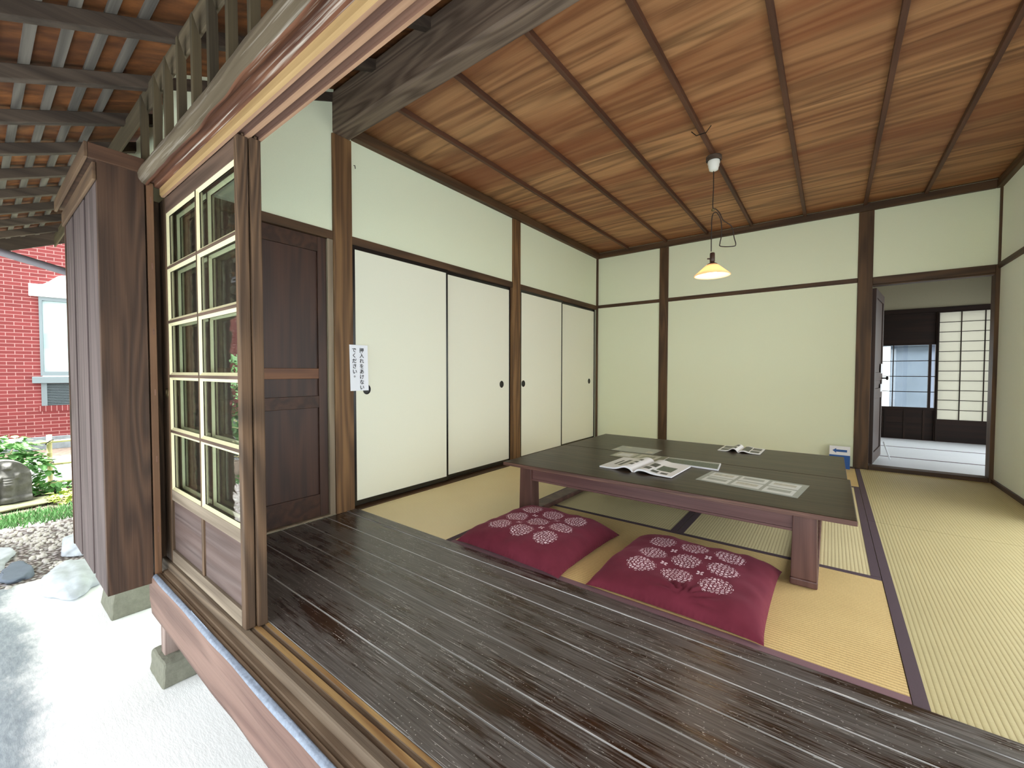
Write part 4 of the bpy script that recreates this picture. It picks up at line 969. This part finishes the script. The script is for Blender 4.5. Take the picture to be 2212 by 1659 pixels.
m_ = MB(); leaves(m_, (0, .02, .52), (.28, .36, .22), 420, .085, rr); leaves(m_, (.1, .28, .40), (.2, .18, .12), 130, .08, rr); leaves(m_, (0.05, .42, .2), (.15, .12, .10), 60, .08, rr)
leaves(m_, (0, -.2, .3), (.25, .3, .25), 120, .08, rr, 1)
m_.build('foliage', [M['leaf'], M['leafy']], sb2, fix=False)
m_ = MB()
for j in range(7):
    a = j*.9; m_.tube([(0, 0, 0), (.06*math.cos(a), .08*math.sin(a), .2), (.18*math.cos(a), .3*math.sin(a)+.05, .45+.03*j)], [.012, .009, .004], 6)
m_.build('stem', M['post_dk'], sb2, smooth=True)
m_ = MB(); leaves(m_, (-7.2, .75, GZ+.05), (.3, .35, .06), 260, .06, rr); leaves(m_, (-6.6, .66, GZ+.06), (.2, .2, .07), 160, .06, rr, 1); leaves(m_, (-7.3, .35, GZ+.05), (.2, .3, .06), 160, .06, rr); leaves(m_, (-6.9, .4, GZ+.01), (.4, .4, .012), 120, .05, rr, 2)
tag(m_.build('ground_cover', [M['leaf'], M['leafy'], M['soil']], fix=False), 'low green and yellow ivy covering the soil by the bamboo fence', 'plants', kind='stuff')
m_ = MB()
for i in range(5200):
    x = rr.uniform(-6.32, -5.82)+rr.gauss(0, .03); y = rr.uniform(-1.0, 1.4); h_ = rr.uniform(.03, .075); a = rr.uniform(0, 6.28); w = .006
    dx, dy = math.cos(a), math.sin(a); b1 = rr.uniform(-.04, .04); b2 = rr.uniform(-.04, .04)
    m_.poly([(x-dx*w, y-dy*w, GZ-.01), (x+dx*w, y+dy*w, GZ-.01), (x+b1, y+b2, GZ+h_)])
tag(m_.build('grass_strip', M['grass'], fix=False), 'strip of short green grass between the gravel and the soil', 'grass', kind='stuff')
# unseen garden in front of the house, which the glass and floor reflect
for i, (x, y) in enumerate(((-6.3, -2.2), (-8.6, -1.5), (-8.2, -4.4), (-5.4, -5.0))):
    m_ = MB(); leaves(m_, (0, 0, .9), (.9, .9, .9), 800, .17, rr)
    h_ = thing('garden_bush', 'rounded green garden bush in front of the house', 'bush', (x, y, GZ))
    h_['label'] = 'rounded green bush facing the veranda, reflected in the door panes'; h_['group'] = 'bushes in the garden'
    m_.build('foliage', M['leaf'], h_, fix=False)
    MB().tube([(0, 0, 0), (.05, .02, .5), (0, .05, 1.0)], [.05, .04, .02], 8).build('trunk', M['post_dk'], h_)
# statue
st = thing('carved_stone', 'grey carved stone relief of standing figures, rounded at the top', 'stone relief', (-6.78, .175, GZ+.055), None, math.radians(90+4))
def relief(u, v):
    x = (u-.5)*.40; z = v*.44
    # silhouette: rounded arch
    top = .44; half = .20
    zc = .24
    if z > zc: half = .20*math.sqrt(max(0, 1-((z-zc)/(top-zc+.001))**2))+.002
    x = (u-.5)*2*half
    def g(cx, cz, sx, sz, h): return 1.7*h*math.exp(-((x-cx)/sx)**4-((z-cz)/sz)**4)
    d = .012*noise.noise(Vector((x*14, z*14, 0)))
    c0 = .035
    d += g(c0, .375, .028, .028, .035)+g(c0, .25, .05, .10, .022)+g(c0, .14, .042, .12, .028)+g(c0-.06, .26, .018, .03, .025)+g(c0+.062, .27, .02, .03, .02)+g(c0-.075, .14, .015, .13, .015)
    d += g(-.12, .3, .025, .025, .02)+g(-.12, .18, .04, .1, .015)
    for q in (.21, .235, .26): d -= g(c0, q, .04, .004, .007)
    if v < .14: d += .03*(1-(v/.14)**6)
    return (x, -.06-d, z)
g = MB(); NU, NV = 60, 70
g.grid(relief, NU, NV); g.grid(lambda u, v: (relief(u, v)[0], .07+.008*noise.noise(Vector((u*5, v*5, 4))), relief(u, v)[2]), NU, NV)
for u in (0, 1): g.grid(lambda v, q, u=u: (relief(u, v)[0], relief(u, v)[1]*(1-q)+.07*q, relief(u, v)[2]), NV, 4)
g.grid(lambda u, q: (relief(u, 1)[0], relief(u, 1)[1]*(1-q)+.07*q, relief(u, 1)[2]), NU, 4)
g.build('carving', M['statue'], st, smooth=True)
rock('mossy_rock', (-6.68, .13, GZ+.02), .20, .42, .035, 21, 'moss', 'flat mossy rock under the carved stone', 'rock', True)
# bamboo fence
bf = thing('bamboo_fence', 'low bamboo fence with knotted black twine in front of the path', 'fence', (-7.38, .56, GZ))
def bam(n, a, b_, r=.018):
    a, b_ = Vector(a), Vector(b_); L = (b_-a).length; N = max(2, int(L/.11)); pts = []; rad = []
    for i in range(N+1):
        t = i/N; p = a.lerp(b_, t); d = (b_-a).normalized()
        if 0 < i < N: pts += [p-d*.006, p, p+d*.006]; rad += [r*.95, r*1.12, r*.95]
        else: pts.append(p); rad.append(r)
    MB().tube(pts, rad, 10).build(n, M['bamboo'], bf, smooth=True)
for yy in (-1.3, 0, 1.3): bam('fence_post', (0, yy, 0), (0, yy, .66), .024)
for zz_ in (.57, .30, .08): bam('rail', (.036, -2.0, zz_-.0), (.036, 2.2, zz_+.02), .017)
for yy in (-1.3, 0, 1.3):
    for zz_ in (.575, .308, .088):
        MB().tube([(.0+.06*math.cos(a)*.75+.018, yy+.03*math.sin(a), zz_+.028*math.sin(a+.6)) for a in [i*math.pi/6 for i in range(13)]], .006, 6, cap=False).build('twine_knot', M['twine'], bf, smooth=True)
# brick building
K = .84
ang = math.radians(90-9)
bb = thing('brick_building', 'red brick building with a white-framed window beyond the garden', 'building', (-13.611*K, .353*K, GZ), None, ang)
# local x runs along the facade (away), local -y faces the house
def zl(z): return .915+(z-.915)*K-GZ
def bbx(n, x0, x1, y0, y1, z0, z1, mt, bev=0): return MB().box(x0, x1, y0, y1, z0, z1).build(n, M[mt], bb, bevel=bev)
S0, S1 = -9.0, 4.5; wx0, wx1 = .59*K, 1.95*K
zb0, zb1 = zl(-.5), zl(7.5); zs0, zs1 = zl(3.87), zl(4.12)
wm = MB()
zw0, zw1 = zl(.17), zl(2.80)
wm.box(S0, wx0, 0, .3, zb0, zs0).box(wx1, S1, 0, .3, zb0, zs0).box(wx0, wx1, 0, .3, zb0, zl(.05)).box(wx0, wx1, 0, .3, zw1, zs0).box(S0, S1, 0, .3, zs1, zb1)
wm.build('brick_wall', M['brick'], bb)
bbx('soldier_course', S0, S1, -.012, .3, zs0, zs1, 'soldier'); bbx('soldier_course', wx0-.04, wx1+.04, -.006, .2, zl(.05), zl(.17), 'soldier')
bbx('plinth', S0, S1, -.05, .3, 0, zb0, 'darkstone')
l_ = MB(); pr = []
sa, sb3 = .46*K, 2.10*K; zt = zl(2.80)
N = 24
top = []
for i in range(N+1):
    s = sa+(sb3-sa)*i/N; c0 = (sa+sb3)/2; d_ = min(abs(s-c0)/(c0-sa), 1)
    q_ = max(0, min(1, (.80-d_)/.42)); top.append((s, zt-.02+.24*K*q_*q_*(3-2*q_)))
l_.prism([(sa, zl(2.52)), (sb3, zl(2.52))]+list(reversed(top)), -.06, .05, 'y')
l_.build('lintel', M['lintel'], bb)
bbx('window_frame', wx0, wx0+.04, -.02, .1, zl(.82), zl(2.52), 'alu'); bbx('window_frame', wx1-.04, wx1, -.02, .1, zl(.82), zl(2.52), 'alu')
bbx('window_frame', wx0+.04, wx1-.04, -.02, .1, zl(2.44), zl(2.52), 'alu'); bbx('window_frame', wx0+.04, wx1-.04, -.02, .1, zl(.82), zl(.91), 'alu')
bbx('window_blind', wx0+.04, wx1-.04, .05, .06, zl(.91), zl(2.44), 'blind'); bbx('window_pane', wx0+.04, wx1-.04, .02, .025, zl(.91), zl(2.44), 'clear')
bbx('window_sill', wx0-.1, wx1+.1, -.07, .1, zl(.66), zl(.80), 'alu', .005)
bbx('louvre_frame', wx0, wx0+.07, -.01, .1, zl(.17), zl(.66), 'alu'); bbx('louvre_frame', wx1-.07, wx1, -.01, .1, zl(.17), zl(.66), 'alu')
lm = MB()
for i in range(13):
    z = zl(.18)+i*.0300; lm.hexa([(wx0+.07, -.005, z), (wx1-.07, -.005, z), (wx0+.07, .04, z+.02), (wx1-.07, .04, z+.02), (wx0+.07, -.005, z+.005), (wx1-.07, -.005, z+.005), (wx0+.07, .04, z+.025), (wx1-.07, .04, z+.025)])
lm.build('louvre_slats', M['alu'], bb); bbx('louvre_back', wx0, wx1, .06, .1, zl(.17), zl(.66), 'pipe')
bbx('upper_window_frame', .87*K, 1.9*K, -.03, .05, zl(4.22), zl(5.6), 'lintel')
for sx in (-2.2, -5.0):
    bbx('side_window_blind', sx, sx+1.1, -.005, .05, zl(.91), zl(2.44), 'blind'); bbx('side_window_frame', sx-.05, sx+1.15, -.02, -.006, zl(2.44), zl(2.55), 'lintel'); bbx('side_window_louvre', sx, sx+1.1, -.005, .05, zl(.2), zl(.6), 'alu')
# pipe
tag(MB().tube([(-3.62, -.66, 1.80), (-3.598, .116, 1.564), (-3.582, .363, 1.499), (-3.57, .60, 1.44)], .021, 14).build('rainwater_pipe', M['pipe'], smooth=True), 'dark grey slanting pipe running from the eave edge to the outer wall', 'pipe')
